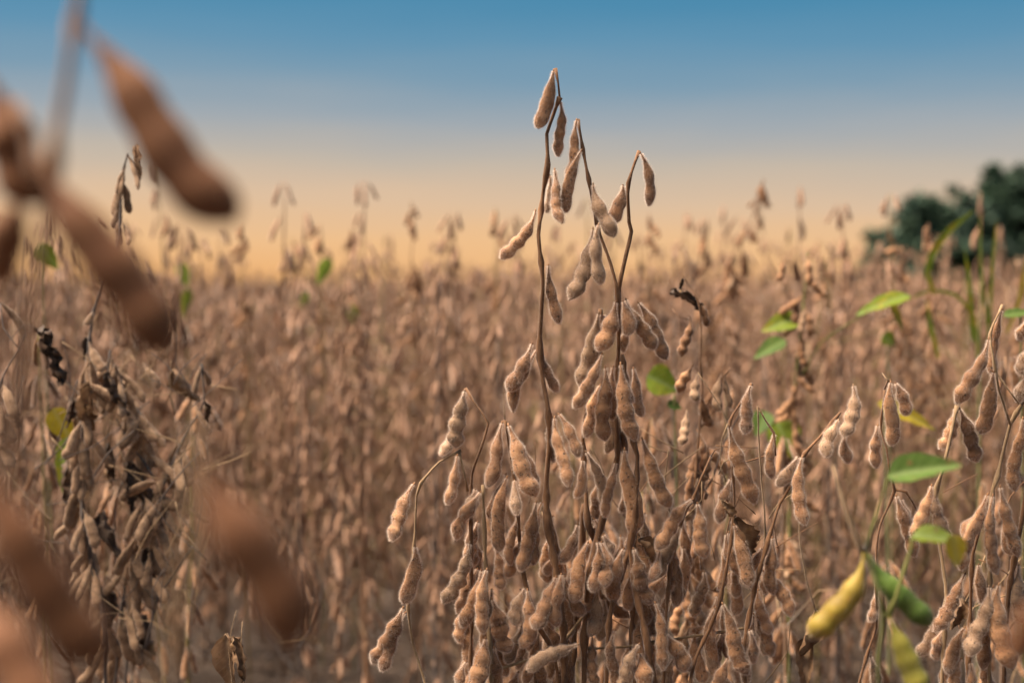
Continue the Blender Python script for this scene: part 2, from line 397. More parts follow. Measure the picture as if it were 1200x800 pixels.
def leaf_obj(parent, inv, base, tip, W, mat, rng, name='leaf', face=None, fold=0.25, droop=0.15, curl=0.0, rough=0.0):
    """a leaf blade running base -> tip (world points); face = direction its upper side looks"""
    L = (tip-base).length
    V, Q = leaf_arrays(rng, L, W, fold, droop, curl, rough=rough)
    me = mesh_from(name, V, None, [M[mat]], Q=Q)
    y = (tip-base).normalized(); f = face or Vector((0,-0.5,0.85)); z = (f-y*f.dot(y)).normalized(); x = y.cross(z)
    m = Matrix((x,y,z)).transposed().to_4x4(); m.translation = base
    return obj(name, me, parent, inv @ m)

def nearest(p, polys):
    best = None
    for sp in polys:
        for q in sp:
            d = (q-p).length
            if best is None or d < best[0]: best = (d, q)
    return best[1]

SEED = [100]
def traced_plant(name, label, stems, pods, d0, pod_mat='pod', stem_mat='stem', hairs=5600, group=None, cat='soybean plant', base=None, stalks=True, bulge=1.0, thick=0.72, bendmax=0.09):
    """stems: (pixel polyline, r0 mm, r1 mm, depth cm[, material[, to_ground]]); pods: (bx,by,tx,ty,w,n[,depth cm[,knob[,bend[,mat]]]])"""
    SEED[0] += 1; rng = np.random.default_rng(SEED[0])
    if base is None:
        x, y = stems[0][0][-1]; b = P(x, y, d0); base = Vector((b.x, b.y, 0))
    t = thing(name, base, label, cat, group)
    inv = Matrix.Translation(-base)
    polys = []
    podb = []
    for q in pods: podb.append(q)
    for k, st in enumerate(stems):
        px, ra, rb, dz = st[:4]; mt = st[4] if len(st) > 4 and st[4] else stem_mat; ground = st[5] if len(st) > 5 else False
        ws = [P(x, y, d0+dz/100.0 + 0.004*math.sin(i*1.7+k)) for i, (x, y) in enumerate(px)]
        if ground:
            e = ws[-1]; g = Vector((base.x+(e.x-base.x)*0.3, base.y+(e.y-base.y)*0.3, -0.01))
            ws += [e.lerp(g, 0.45)+Vector((rng.uniform(-.008,.008), rng.uniform(-.008,.008), 0)), g]
        nd = []
        for q in podb:
            if abs(q[2]-q[0])+abs(q[3]-q[1]) == 0: continue
            c = P(q[0], q[1], d0+dz/100.0)
            nd.append(c)
        loc = [inv @ v for v in ws]
        nm = 'stem' if k == 0 else 'branch'
        # swell at nodes that lie close to the polyline
        sp = smooth_poly(loc)
        use = []
        for c in nd:
            cl = inv @ c; q = min(sp, key=lambda v: (v-cl).length)
            if (q-cl).length < 0.012: use.append(q)
        me, sp = stem_mesh(nm, loc, ra*1.0/1000.0, rb*1.08/1000.0, M[mt], rng, nodes=use, wig=0.0002, fuzz=3500 if hairs > 1000 else 0)
        obj(nm, me, t); polys.append(sp)
    for q in pods:
        bx, by, tx, ty, wpx, ns = q[:6]
        dz = q[6] if len(q) > 6 and q[6] is not None else rng.uniform(-1.2, -0.4)
        knob = q[7] if len(q) > 7 and q[7] else 0.0
        bend = q[8] if len(q) > 8 and q[8] is not None else rng.uniform(0.02, bendmax)*rng.choice([-1, 1])
        pm = q[9] if len(q) > 9 else pod_mat
        odd = rng.random() if pm in ('pod', 'pod_dead') else 0.5
        if pm == 'pod' and odd < 0.16: pm = 'pod_dead'
        bu, tk = (bulge*0.55, thick*0.7) if odd > 0.86 else (bulge*rng.uniform(1.0,1.4), thick)
        d = d0 + dz/100.0
        b = P(bx, by, d); e = P(tx, ty, d + rng.uniform(-0.012, 0.010))
        L = (e-b).length; W = wpx/FPX*d*(0.97 if pm in ('pod','pod_dead') else 1.14)
        V,Q,T,mi = pod_arrays(rng, L, W, ns, bend, 20, 12, hairs, knob=knob, bulge=bu, thick=tk)
        me = mesh_from('pod', V, T, [M[pm], M['fuzz']], mi, Q=Q)
        po = obj('pod', me, t, inv @ frame_mat(b, e, rng.uniform(-0.5, 0.5)))
        if stalks:
            bl = inv @ b; el = inv @ e
            c = nearest(bl, polys)
            if (c-bl).length > 0.06: c = bl + Vector((0,0.002,0.006))
            ax = (el-bl).normalized()
            mid = c.lerp(bl, 0.55) + Vector((0,0,1))*min(0.006, 0.002+(c-bl).length*0.4)
            pts = [c, mid, bl - ax*0.001, bl + ax*0.003]
            wm = po.matrix_local.inverted()
            sp = smooth_poly([wm @ p for p in pts], 0.0015)
            n = len(sp); rad = [0.0010+0.0008*(i/(n-1))**2 for i in range(n)]
            V,Q,T = tube_arrays(sp, rad, 6)
            ring = (n-1)*6; ap = []; tq = []      # dry pointed sepals grown from the stalk's last ring, hugging the pod's neck
            for q5 in range(6):
                va, vb = V[ring+q5], V[ring+(q5+1) % 6]; md = (va+vb)/2; u = np.array([md[0], md[1], 0.0]); u /= np.linalg.norm(u)+1e-9
                ap.append(md + u*rng.uniform(0.0008,0.0024) + np.array([0,0,rng.uniform(0.003,0.006)])); tq.append([ring+q5, ring+(q5+1) % 6, len(V)+q5])
            V = np.concatenate([V, np.array(ap)]); T = np.concatenate([T, np.array(tq)])
            obj('pod_stalk', mesh_from('pod_stalk', V, T, [M[stem_mat if stem_mat != 'stem_grey' else 'stem']], Q=Q), po)
    return t, inv, polys, rng

# ------------------------------------------------------------------ the setting: ground
def ground():
    m, n, b = new_mat('field_soil')
    co = N(n, 'ShaderNodeTexCoord')
    a = N(n, 'ShaderNodeTexNoise', Scale=9.0, Detail=8.0, Roughness=0.7); n.links.new(co.outputs['Object'], a.inputs['Vector'])
    f = N(n, 'ShaderNodeTexNoise', Scale=60.0, Detail=6.0, Roughness=0.7); n.links.new(co.outputs['Object'], f.inputs['Vector'])
    c1 = ramp(n, a.outputs['Fac'], [(0.3, (0.04,0.025,0.016)), (0.7, (0.105,0.07,0.046))])
    c2 = ramp(n, f.outputs['Fac'], [(0.3, (0.6,0.6,0.6)), (0.7, (1.25,1.2,1.15))])
    n.links.new(mixc(n, c1, c2, 1.0, 'MULTIPLY'), b.inputs['Base Color']); b.inputs['Roughness'].default_value = 0.95
    bp = N(n, 'ShaderNodeBump', Strength=0.9, Distance=0.02); n.links.new(f.outputs['Fac'], bp.inputs['Height']); n.links.new(bp.outputs[0], b.inputs['Normal'])
    # fine patch near the camera, coarse out to the horizon, in one sheet
    ys = np.concatenate([np.linspace(-3, 8, 120), np.geomspace(9, 2500, 24)]); ys = np.concatenate([[-1500,-100,-20], ys])
    xs = np.concatenate([-np.geomspace(1500, 4.5, 14), np.linspace(-4, 4, 90), np.geomspace(4.5, 1500, 14)])
    XX, YY = np.meshgrid(xs, ys)
    rng = np.random.default_rng(3)
    ZZ = np.where((np.abs(XX) < 4.2) & (YY < 8.5) & (YY > -3.2), rng.normal(0, 0.009, XX.shape) + 0.012*np.sin(YY*7.5)*np.cos(XX*3.1) - 0.01, -0.02)
    V = np.stack([XX,YY,ZZ],-1).reshape(-1,3); nx = len(xs)
    i = np.arange(len(ys)-1)[:,None]*nx; j = np.arange(nx-1)[None,:]
    Q = np.stack([i+j, i+j+1, i+nx+j+1, i+nx+j],-1).reshape(-1,4)
    tag(obj('ground', mesh_from('ground', V, None, [m], Q=Q)), 'dark brown soil of the soybean field strewn with litter', None, kind='structure')
ground()

def litter():
    rng = np.random.default_rng(5); Vs=[]; Qs=[]; Ts=[]; mq=[]; mt=[]; off=0
    for k in range(5200):
        y = rng.uniform(1.6, 4.8); x = rng.uniform(-0.55*y-0.2, 0.55*y+0.2); z = rng.uniform(0.0, 0.03)
        a = rng.uniform(0, math.pi); typ = rng.random()
        if typ < 0.86:
            L = rng.uniform(0.03, 0.14); d = Vector((math.cos(a), math.sin(a)*0.8, rng.normal(0,0.12)))*L
            p = Vector((x,y,z)); V,Q,T = tube_arrays([p, p+d*0.5+Vector((0,0,rng.normal(0,.006))), p+d], [rng.uniform(.0012,.0026)]*3, 5); mat = 1
        else:
            V,Q,T = LIB['far'][rng.integers(10)][1]
            mm = Matrix.Translation((x,y,z+0.005)) @ Matrix.Rotation(a,4,'Z') @ Matrix.Rotation(math.pi/2+rng.normal(0,.2),4,'X')
            V = V @ np.array(mm.to_3x3()).T + np.array(mm.translation); mat = 0
        Vs.append(V); Qs.append(Q+off); Ts.append(T+off); mq += [mat]*len(Q); mt += [mat]*len(T); off += len(V)
    me = mesh_from('plant_litter', np.concatenate(Vs), np.concatenate(Ts), [M['litter_pod'], M['litter_stick']], mq+mt, Q=np.concatenate(Qs))
    tag(obj('plant_litter', me), 'dry stalks and fallen pods littering the soil between the rows', 'litter', kind='stuff')
litter()

# ------------------------------------------------------------------ generic dry soybean plants for the field
def gen_plant(rng, h, sprigs=2, dens=1.0, sticks=0.55):
    """returns stems [(pts, r0, r1)], pods [(base, tip)] in local metres, z up"""
    stems=[]; pods=[]; stalks=[]
    lean = Vector((rng.normal(0,0.05), rng.normal(0,0.05), 0))
    def node_pods(p, k, out, lmul=1.0):
        for _ in range(k):
            az = rng.uniform(0, 2*math.pi); an = math.radians(rng.uniform(4, 36))
            dr = Vector((math.cos(az)*math.sin(an), math.sin(az)*math.sin(an), -math.cos(an)))
            b = p + Vector((math.cos(az), math.sin(az), 0))*rng.uniform(0.003,0.010) + Vector((0,0,rng.uniform(-.004,.006)))
            pods.append((b, b+dr*rng.uniform(0.036,0.052)*lmul))
    def axis(p0, d0, length, rise, r0, first):
        pts=[p0]; p=p0.copy(); d=d0.normalized(); n=max(4,int(length/0.055))
        for i in range(n):
            zz = 1 if i % 2 else -1
            d = (d*0.75 + Vector((rng.normal(0,.09)+zz*.06, rng.normal(0,.09), rise))*0.25).normalized()
            p = p + d*(length/n); pts.append(p.copy())
            f = i/n
            if f > first:
                k = rng.choice([2,3,4,3,5]) if f < 0.75 else rng.choice([1,2,2,3])
                k = int(round(k*dens)); node_pods(p, max(1,k), d)
        stems.append((pts, r0, 0.0011))
        for q in pts[2:]:
            if q.z < 0.72*h and rng.random() < sticks:
                az = rng.uniform(0, 2*math.pi); el = rng.uniform(0.15, 1.2); l = rng.uniform(0.05, 0.15)
                u = Vector((math.cos(az)*math.cos(el), math.sin(az)*math.cos(el), math.sin(el)))
                stalks.append(([q.copy(), q+u*l*.5+Vector((0,0,.006)), q+u*l+Vector((0,0,-.25*l*rng.random()))], .0011, .0006))
        node_pods(pts[-1], rng.choice([1,2]), d, 0.9)
        return pts
    main = axis(Vector((0,0,-0.01)), Vector((lean.x, lean.y, 1)), h, 1.0, rng.uniform(.0034,.0046), 0.06)
    for k in range(sprigs):
        i = rng.integers(1, max(2, len(main)//3)); az = rng.uniform(0, 2*math.pi)
        d = Vector((math.cos(az)*0.9, math.sin(az)*0.9, 0.55))
        axis(main[i].copy(), d, (h-main[i].z)*rng.uniform(0.62,0.95), 1.25, .0026, 0.10)
    return stems, pods, stalks

def ref_for(rng):
    a = rng.uniform(0, 2*math.pi); return Vector((math.cos(a), math.sin(a), 0.1))

def place_generic(name, loc, rng, h, key, label, group, stem_mat='stem_field', sprigs=2, dens=1.0, leaves=(), tip_px=None):
    t = thing(name, loc, label, 'soybean plant', group)
    stems, pods, stalks = gen_plant(rng, h, sprigs, dens, 0.5)
    for pts, r0, r1 in stalks:
        V,Q,T = tube_arrays(pts, [r0,(r0+r1)/2,r1], 4); obj('leaf_stalk', mesh_from('leaf_stalk', V, T, [M['straw']], Q=Q), t)
    for i, (pts, r0, r1) in enumerate(stems):
        nm = 'stem' if i == 0 else 'branch'
        me, sp = stem_mesh(nm, pts, r0, r1, M[stem_mat], rng, sides=6, step=0.02); obj(nm, me, t)
    for b, e in pods:
        me = LIB[key][rng.integers(len(LIB[key]))][0]
        m = frame_mat(b, e, 0.0, ref_for(rng)) @ Matrix.Scale((e-b).length/0.046, 4)
        obj('pod', me, t, m)
    return t

def joined_plant(rng, h, sprigs, dens, lod='far'):
    stems, pods, stalks = gen_plant(rng, h, sprigs, dens, 1.0)
    sV=[];sQ=[];sT=[];o=0
    for pts, r0, r1 in stems + stalks:
        V,Q,T = tube_arrays(pts, [r0+(r1-r0)*i/(len(pts)-1) for i in range(len(pts))], 5); sV.append(V); sQ.append(Q+o); sT.append(T+o); o+=len(V)
    pV=[];pQ=[];pT=[];o=0
    for b, e in pods:
        V,Q,T = LIB[lod][rng.integers(10)][1]
        m = frame_mat(b, e, 0.0, ref_for(rng)) @ Matrix.Scale((e-b).length/0.046, 4)
        V = V @ np.array(m.to_3x3()).T + np.array(m.translation); pV.append(V); pQ.append(Q+o); pT.append(T+o); o+=len(V)
    return tuple(np.concatenate(a) for a in (sV,sQ,sT)), tuple(np.concatenate(a) for a in (pV,pQ,pT))

rng = np.random.default_rng(21)
TEMPL = []
for k in range(9):
    (sV,sQ,sT),(pV,pQ,pT) = joined_plant(rng, rng.uniform(0.84,0.96), int(rng.integers(3,6)), 0.8)
    s = mesh_from('stem', sV, sT, [M['stem_field']], Q=sQ); p = mesh_from('pods', pV, pT, [M['pod_field']], Q=pQ)
    o = len(sV); V = np.concatenate([sV,pV])
    both = mesh_from('plant', V, np.concatenate([sT,pT+o]), [M['stem_field'], M['pod_field']],
                     [0]*len(sQ)+[1]*len(pQ)+[0]*len(sT)+[1]*len(pT), Q=np.concatenate([sQ,pQ+o]))
    TEMPL.append((s,p,both))

# rows run across the view; front rows with every pod a part, then plants with joined pods, then the mass behind
FRONT, N_FRONT = 2.6, 0
rows = []
y = FRONT
cells = []
r = 0
while y < 75:
    step = 0.085 if y < 9 else (0.12 if y < 20 else 0.2)
    half = 0.40*y + 0.35
    x = -half + rng.uniform(0, step)
    while x < half:
        cells.append((x+rng.normal(0,0.02), y+rng.normal(0,0.06), r)); x += step*rng.uniform(0.75,1.25)
    y += 0.38 if y < 12 else (0.55 if y < 25 else 1.0); r += 1
near = [c for c in cells if c[2] == 0]; midc = [c for c in cells if 1 <= c[2] <= 30]; 
G_FIELD = 'dry soybean plants crowding the blurred field'
def zone(x, y):
    px = 600 + x/y*FPX
    for lim, txt in ((110,'behind the edge of the weathered plant'),(260,'behind the weathered plant'),(430,'in the gap before the lower bushy plant'),(640,'behind the lower bushy plant'),(780,'behind the tallest plant'),(930,'behind the leaning branches'),(1080,'behind the slender stalk')):
        if px < lim: return txt
    return 'behind the pod-laden plant by the picture edge'
for (x, y, r) in near:
    if math.sin(x*5.3+0.6)+0.6*math.sin(x*13.1) < -0.75: continue       # gaps in the row
    place_generic('soybean_plant', (x, y, 0), rng, (rng.uniform(0.72,0.88) if rng.random() < .7 else rng.uniform(0.88,1.0)), 'mid',
                  'dry soybean plant in the blurred front row, ' + zone(x, y), G_FIELD+', front row ' + zone(x, y), sprigs=int(rng.integers(2,4)), dens=0.65, stem_mat=['stem','stem_field','stem_grey'][rng.integers(3)])
N_IND = 300 - len(near) - 40
ind, rest = midc[:N_IND], midc[N_IND:] + [c for c in cells if c[2] > 30]
for (x, y, r) in ind:
    s, p, both = TEMPL[rng.integers(len(TEMPL))]
    t = thing('soybean_plant', (x, y, 0), 'dry soybean plant deep in the blurred field, ' + zone(x, y), 'soybean plant', G_FIELD+', ' + zone(x, y))
    t.rotation_euler = (0, 0, rng.uniform(0, 6.28)); k = (rng.uniform(0.82, 1.0) if rng.random() < .66 else rng.uniform(1.03, 1.2)) + 0.035*math.sin(x*3.1+y*1.3) + 0.025*math.sin(x*7.3+1); t.scale = (k, k, k)
    obj('stem', s, t); tag(obj('pods', p, t), kind='stuff')

def field_mass(points):
    n = len(points)
    me = bpy.data.meshes.new('soybean_field'); me.vertices.add(n)
    me.vertices.foreach_set('co', np.array([(x, y, 0) for x, y, _ in points], np.float32).ravel())
    a = me.attributes.new('spin', 'FLOAT', 'POINT'); a.data.foreach_set('value', rng.uniform(0, 6.28, n).astype(np.float32))
    a = me.attributes.new('size', 'FLOAT', 'POINT'); a.data.foreach_set('value', np.clip(rng.normal(0.96, 0.09, n), .8, 1.25).astype(np.float32))
    a = me.attributes.new('kindof', 'INT', 'POINT'); a.data.foreach_set('value', rng.integers(0, len(TEMPL), n).astype(np.int32))
    o = obj('soybean_field', me)
    c = bpy.data.collections.new('field_plant_shapes')
    for i, (_, _, b) in enumerate(TEMPL): c.objects.link(bpy.data.objects.new('field_plant_shape_%02d' % i, b))
    ng = bpy.data.node_groups.new('scatter_plants', 'GeometryNodeTree')
    ng.interface.new_socket('Geometry', in_out='INPUT', socket_type='NodeSocketGeometry'); ng.interface.new_socket('Geometry', in_out='OUTPUT', socket_type='NodeSocketGeometry')
    gi = ng.nodes.new('NodeGroupInput'); go = ng.nodes.new('NodeGroupOutput')
    ip = ng.nodes.new('GeometryNodeInstanceOnPoints'); ci = ng.nodes.new('GeometryNodeCollectionInfo')
    ci.inputs['Collection'].default_value = c; ci.inputs['Separate Children'].default_value = True; ci.inputs['Reset Children'].default_value = True
    def attr(nm, ty):
        q = ng.nodes.new('GeometryNodeInputNamedAttribute'); q.data_type = ty; q.inputs['Name'].default_value = nm
        return [s for s in q.outputs if s.enabled and s.name == 'Attribute'][0]
    cx = ng.nodes.new('ShaderNodeCombineXYZ'); er = ng.nodes.new('FunctionNodeEulerToRotation')
    m2p = ng.nodes.new('GeometryNodeMeshToPoints')
    L = ng.links.new
    L(gi.outputs[0], m2p.inputs['Mesh']); L(m2p.outputs[0], ip.inputs['Points']); L(ci.outputs[0], ip.inputs['Instance']); ip.inputs['Pick Instance'].default_value = True
    L(attr('kindof','INT'), ip.inputs['Instance Index']); L(attr('spin','FLOAT'), cx.inputs['Z']); L(cx.outputs[0], er.inputs[0]); L(er.outputs[0], ip.inputs['Rotation'])
    L(attr('size','FLOAT'), ip.inputs['Scale']); L(ip.outputs[0], go.inputs[0])
    md = o.modifiers.new('scatter', 'NODES'); md.node_group = ng
    tag(o, 'far mass of ripe brown soybean plants running to the horizon', 'soybean field', kind='stuff')
field_mass(rest)

# ------------------------------------------------------------------ trees far behind the field
def foliage_material():
    m, n, b = new_mat('tree_foliage')
    co = N(n, 'ShaderNodeTexCoord'); a = N(n, 'ShaderNodeTexNoise', Scale=0.9, Detail=3.0); n.links.new(co.outputs['Object'], a.inputs['Vector'])
    n.links.new(ramp(n, a.outputs['Fac'], [(0.35, (0.012,0.036,0.019)), (0.65, (0.036,0.076,0.036))]), b.inputs['Base Color']); b.inputs['Roughness'].default_value = 0.7
    return m
M['foliage'] = foliage_material()
M['bark'] = stem_material('tree_bark', (0.05,0.04,0.03), (0.12,0.09,0.07))
def crown_arrays(rng, blobs, n, leaf):
    vol = np.array([b[3]*b[4]*b[5] for b in blobs]); pick = rng.choice(len(blobs), n, p=vol/vol.sum())
    B = np.array(blobs)[pick]
    d = rng.normal(0,1,(n,3)); d /= np.linalg.norm(d,axis=1,keepdims=True)
    r = rng.uniform(0,1,(n,1))**(1/2.2)
    cl = rng.normal(0,1,(n,3))*0.22
    p = B[:,:3] + (d*r+cl)*B[:,3:6]
    u = rng.normal(0,1,(n,3)); u /= np.linalg.norm(u,axis=1,keepdims=True); v = np.cross(u, rng.normal(0,1,(n,3))); v /= np.linalg.norm(v,axis=1,keepdims=True)
    s = leaf*rng.uniform(0.6,1.4,(n,1))
    V = np.stack([p-u*s, p+v*s*0.6, p+u*s, p-v*s*0.6],1).reshape(-1,3)
    return V, np.arange(n*4).reshape(-1,4)
def tree(label, dist, px_blobs, n, leaf, trunk_px, seed):
    """px_blobs: (x, y, rx, ry) in photograph pixels at distance dist"""
    rng = np.random.default_rng(seed); k = dist/FPX
    b0 = P(trunk_px, HOR, dist); base = Vector((b0.x, b0.y, 0))
    t = thing('tree', base, label, 'tree', 'trees beyond the field')
    blobs = []
    for (x, y, rx, ry) in px_blobs:
        c = P(x, y, dist) - base
        for _ in range(24):
            o = rng.normal(0,1,3); o = o/np.linalg.norm(o)*rng.uniform(0.2,0.85)*np.array([rx, rx, ry])*k
            q = rng.uniform(0.22, 0.48); blobs.append((c.x+o[0], c.y+o[1], c.z+o[2], rx*k*q, rx*k*q, ry*k*q))
        for _ in range(12):      # small sprays that make the outline uneven
            o = rng.normal(0,1,3); o = o/np.linalg.norm(o)*rng.uniform(0.85,1.15)*np.array([rx, rx, ry])*k
            q = rng.uniform(0.08, 0.2); blobs.append((c.x+o[0], c.y+o[1], max(0.5, c.z+o[2]), rx*k*q*1.4, rx*k*q, ry*k*q))
    V, Q = crown_arrays(rng, blobs, n, leaf)
    obj('crown', mesh_from('crown', V, None, [M['foliage']], Q=Q, smooth=False), t)
    top = max(b[2] for b in blobs)*0.7
    pts = [Vector((0,0,-0.1)), Vector((0.1,0.05,top*0.35)), Vector((-0.1,0,top*0.7)), Vector((0.05,0,top))]
    me, sp = stem_mesh('trunk', pts, 0.32, 0.08, M['bark'], rng, step=0.5); obj('trunk', me, t)
    for bl in blobs[::5]:
        q = Vector(bl[:3]); s = Vector((0,0,min(top*0.5, q.z*0.55)))
        me, sp = stem_mesh('limb', [s, s.lerp(q,0.5)+Vector((0,0,-0.1)), q], 0.12, 0.03, M['bark'], rng, step=0.5); obj('limb', me, t)
tree('broad dark green tree rising over the field horizon, lower of the pair', 78, [(1024,322,20,20),(1045,305,32,34),(1076,282,34,42),(1110,268,36,42),(1095,312,66,30),(1138,285,24,48),(1150,280,20,46),(1160,312,30,28)], 90000, 0.20, 1095, 31)
tree('taller dark green tree behind the lower broad tree, cut by the picture edge', 84, [(1176,225,26,32),(1170,280,28,50),(1205,245,28,48),(1232,290,32,50),(1195,308,44,30)], 70000, 0.20, 1190, 32)
def treeline():
    rng = np.random.default_rng(44); blobs=[]
    for x in np.arange(-130, 190, 2.6):
        h = rng.uniform(1.0, 3.4)*(1.0 if x > 30 else 0.55); blobs.append((x+rng.normal(0,1), 420+rng.normal(0,4), h*0.5, rng.uniform(2.0,3.6), 2.5, h*0.55))
    V, Q = crown_arrays(rng, blobs, 26000, 0.35)
    tag(obj('treeline', mesh_from('treeline', V, None, [M['foliage']], Q=Q, smooth=False)), 'thin dark line of far woodland along the horizon', 'treeline', kind='stuff')
treeline()

# ------------------------------------------------------------------ the sharp plants, traced at their own distances
D0 = 1.22
tall_stems = [
 ([(656,114),(648,136),(641,157),(642,193),(637,220),(634,247),(631,275),(636,331),(632,405),(636,446),(642,477),(644,515),(640,571),(642,616),(651,665),(660,734),(661,770),(662,830)], 1.5, 3.4, 0.0, None, True),
 ([(677,140),(683,175),(690,210),(697,250),(703,275),(716,310),(724,345),(725,405),(723,450),(722,492),(724,534),(717,560),(702,626),(692,670),(687,706),(685,744),(684,830)], 1.2, 3.2, 0.8, None, True),
 ([(656,116),(654,98),(651,80)], .6, .9, -0.1),
 ([(749,177),(736,215),(737,260),(740,271),(731,310),(725,338),(724,348)], 1.1, 1.9, 0.8),
 ([(729,415),(736,470),(742,517),(747,534),(745,588),(744,616),(738,640),(747,699),(760,762),(768,830)], 1.7, 2.6, -0.2, None, True),
 ([(704,362),(703,400),(701,432),(690,462),(687,477),(683,515),(685,552),(689,616),(698,632)], 1.2, 1.9, 1.6),
 ([(684,590),(681,654),(674,730),(670,830)], 1.8, 2.2, 2.2, None, True),
 ([(742,690),(741,760),(744,830)], 1.8, 2.2, 1.4, None, True),
 ([(738,640),(722,690),(713,734),(709,830)], 1.9, 2.2, 0.0, None, True),
 ([(616,787),(651,764),(668,742),(683,722)], 0.9, 1.3, 1.0, 'straw'),
 ([(689,760),(737,757),(787,749),(845,740),(876,735)], 1.0, 1.3, 1.6, 'straw'),
 ([(584,784),(615,774),(651,765)], 1.3, 1.0, 0.4, 'straw'),
]
tall_pods = [
 (649,81,630,150,17,3,-0.4,0,-.05),(656,117,654,183,13,3,.2),(676,139,665,209,14,3,.6,0,-.04),(682,175,662,249,16,3,-.3,0,.05),(650,197,659,261,14,3,-.7),(644,204,640,249,9,2,.9),
 (695,214,720,277,20,2,-.2),(730,216,719,261,17,2,.9),(750,178,761,241,13,2,.4),(628,245,587,303,17,3,-.5,0,-.09),
 (695,266,668,351,21,3,-.4,0,-.06),(702,261,704,333,16,2,-1.2),(643,309,655,379,14,2,.2),
 (624,401,596,458,20,2,-.9),(630,408,601,482,16,2,.3),(635,415,653,459,13,2,.6),
 (722,352,701,411,22,2,-.9),(730,352,736,393,18,1,-.7),(733,349,767,409,19,3,-.6,0,.03),(747,353,781,421,18,3,.9),(738,380,730,412,13,1,1.2),
 (702,365,680,452,21,3,.7,0,-.03),(707,368,706,394,10,1,1.6),
 (706,413,673,478,18,3,-.9,0,-.04),(709,428,709,516,21,3,-1.1,0,.02),(714,440,711,531,17,3,.6),(719,428,717,492,14,2,-.4),(727,424,745,516,21,3,-1.2,0,.05),(731,425,742,472,8,2,.1),(704,450,686,512,17,2,.2),(729,468,733,534,12,2,.8),
 (732,524,742,625,22,3,-.7,0,-.02),(722,540,709,606,13,3,.4),(752,512,785,594,19,3,-1.0,0,.03),(686,528,707,590,14,3,.4),(683,538,675,583,12,2,.7),
 (654,484,679,535,15,2,-.5),(650,487,667,570,17,3,-.8,0,.02),(646,490,648,541,13,2,.8),
 (629,586,610,669,18,3,-.2,0,-.02),(637,586,625,662,15,3,.9),(648,603,656,660,13,2,.9),(677,613,657,659,15,2,.4),(650,652,640,673,13,1,.9),
 (652,674,625,736,21,3,-.9),(658,671,652,734,19,2,-1.2),(662,674,682,721,17,2,-.3),
 (690,634,672,705,19,3,-.6),(684,655,672,686,15,1,.4),(700,633,695,693,18,2,-1.4),(704,634,709,687,20,2,-.7),(707,626,718,650,13,1,.6),(727,626,715,691,16,2,.2),
 (732,641,719,705,21,2,-1.0),(742,641,763,707,21,3,-.9,0,.04),(738,676,736,714,15,1,.9),(700,688,692,745,17,2,.5),(707,700,703,750,15,2,1.2),
 (679,754,618,785,19,4,-.9,0,.06),(722,736,725,808,16,3,-.5),(750,753,728,812,19,3,-1.0),(749,763,756,822,23,2,-.6),
 (767,704,777,785,15,3,-.5),(780,742,803,786,20,2,-.2),(774,716,786,760,13,2,.9),(694,745,700,805,15,3,1.6),(665,770,650,822,17,3,1.2),(668,690,664,745,14,2,2.0),(757,700,770,745,14,2,2.0),
 (735,560,728,600,14,2,2.4),(705,560,695,612,15,2,2.8),(756,600,765,660,15,3,2.8),(640,690,646,745,14,3,2.4),(690,430,683,470,12,2,2.4),(742,430,752,488,13,3,2.4),
]
xr = np.random.default_rng(9)
def fill(poly, n, out):      # more pods hanging in the thick lower part, a little behind the front ones
    for _ in range(n):
        i = xr.integers(len(poly)-1); f = xr.random(); x = poly[i][0]*(1-f)+poly[i+1][0]*f; y = poly[i][1]*(1-f)+poly[i+1][1]*f
        a = xr.normal(0, .3); l = xr.uniform(46, 74)
        out.append((x+xr.normal(0,3), y, x+math.sin(a)*l, y+math.cos(a)*l, xr.uniform(13,18), int(xr.choice([2,3,3])), xr.uniform(0.8,3.6)))
fill([(702,600),(692,670),(686,760)], 10, tall_pods); fill([(744,590),(740,640),(750,700),(764,770)], 12, tall_pods); fill([(645,600),(655,690),(661,770)], 8, tall_pods)
t_tall, inv_t, polys, rg = traced_plant('soybean_plant', 'tallest sharp dry soybean plant, rising high against the sky in the middle', tall_stems, tall_pods, D0)
# small dry scrap of leaf caught between the pods
leaf_obj(t_tall, inv_t, P(748,632,D0), P(768,655,D0+.01), 0.02, 'leaf_dry', rg, name='dry_leaf', curl=0.9, rough=0.03)

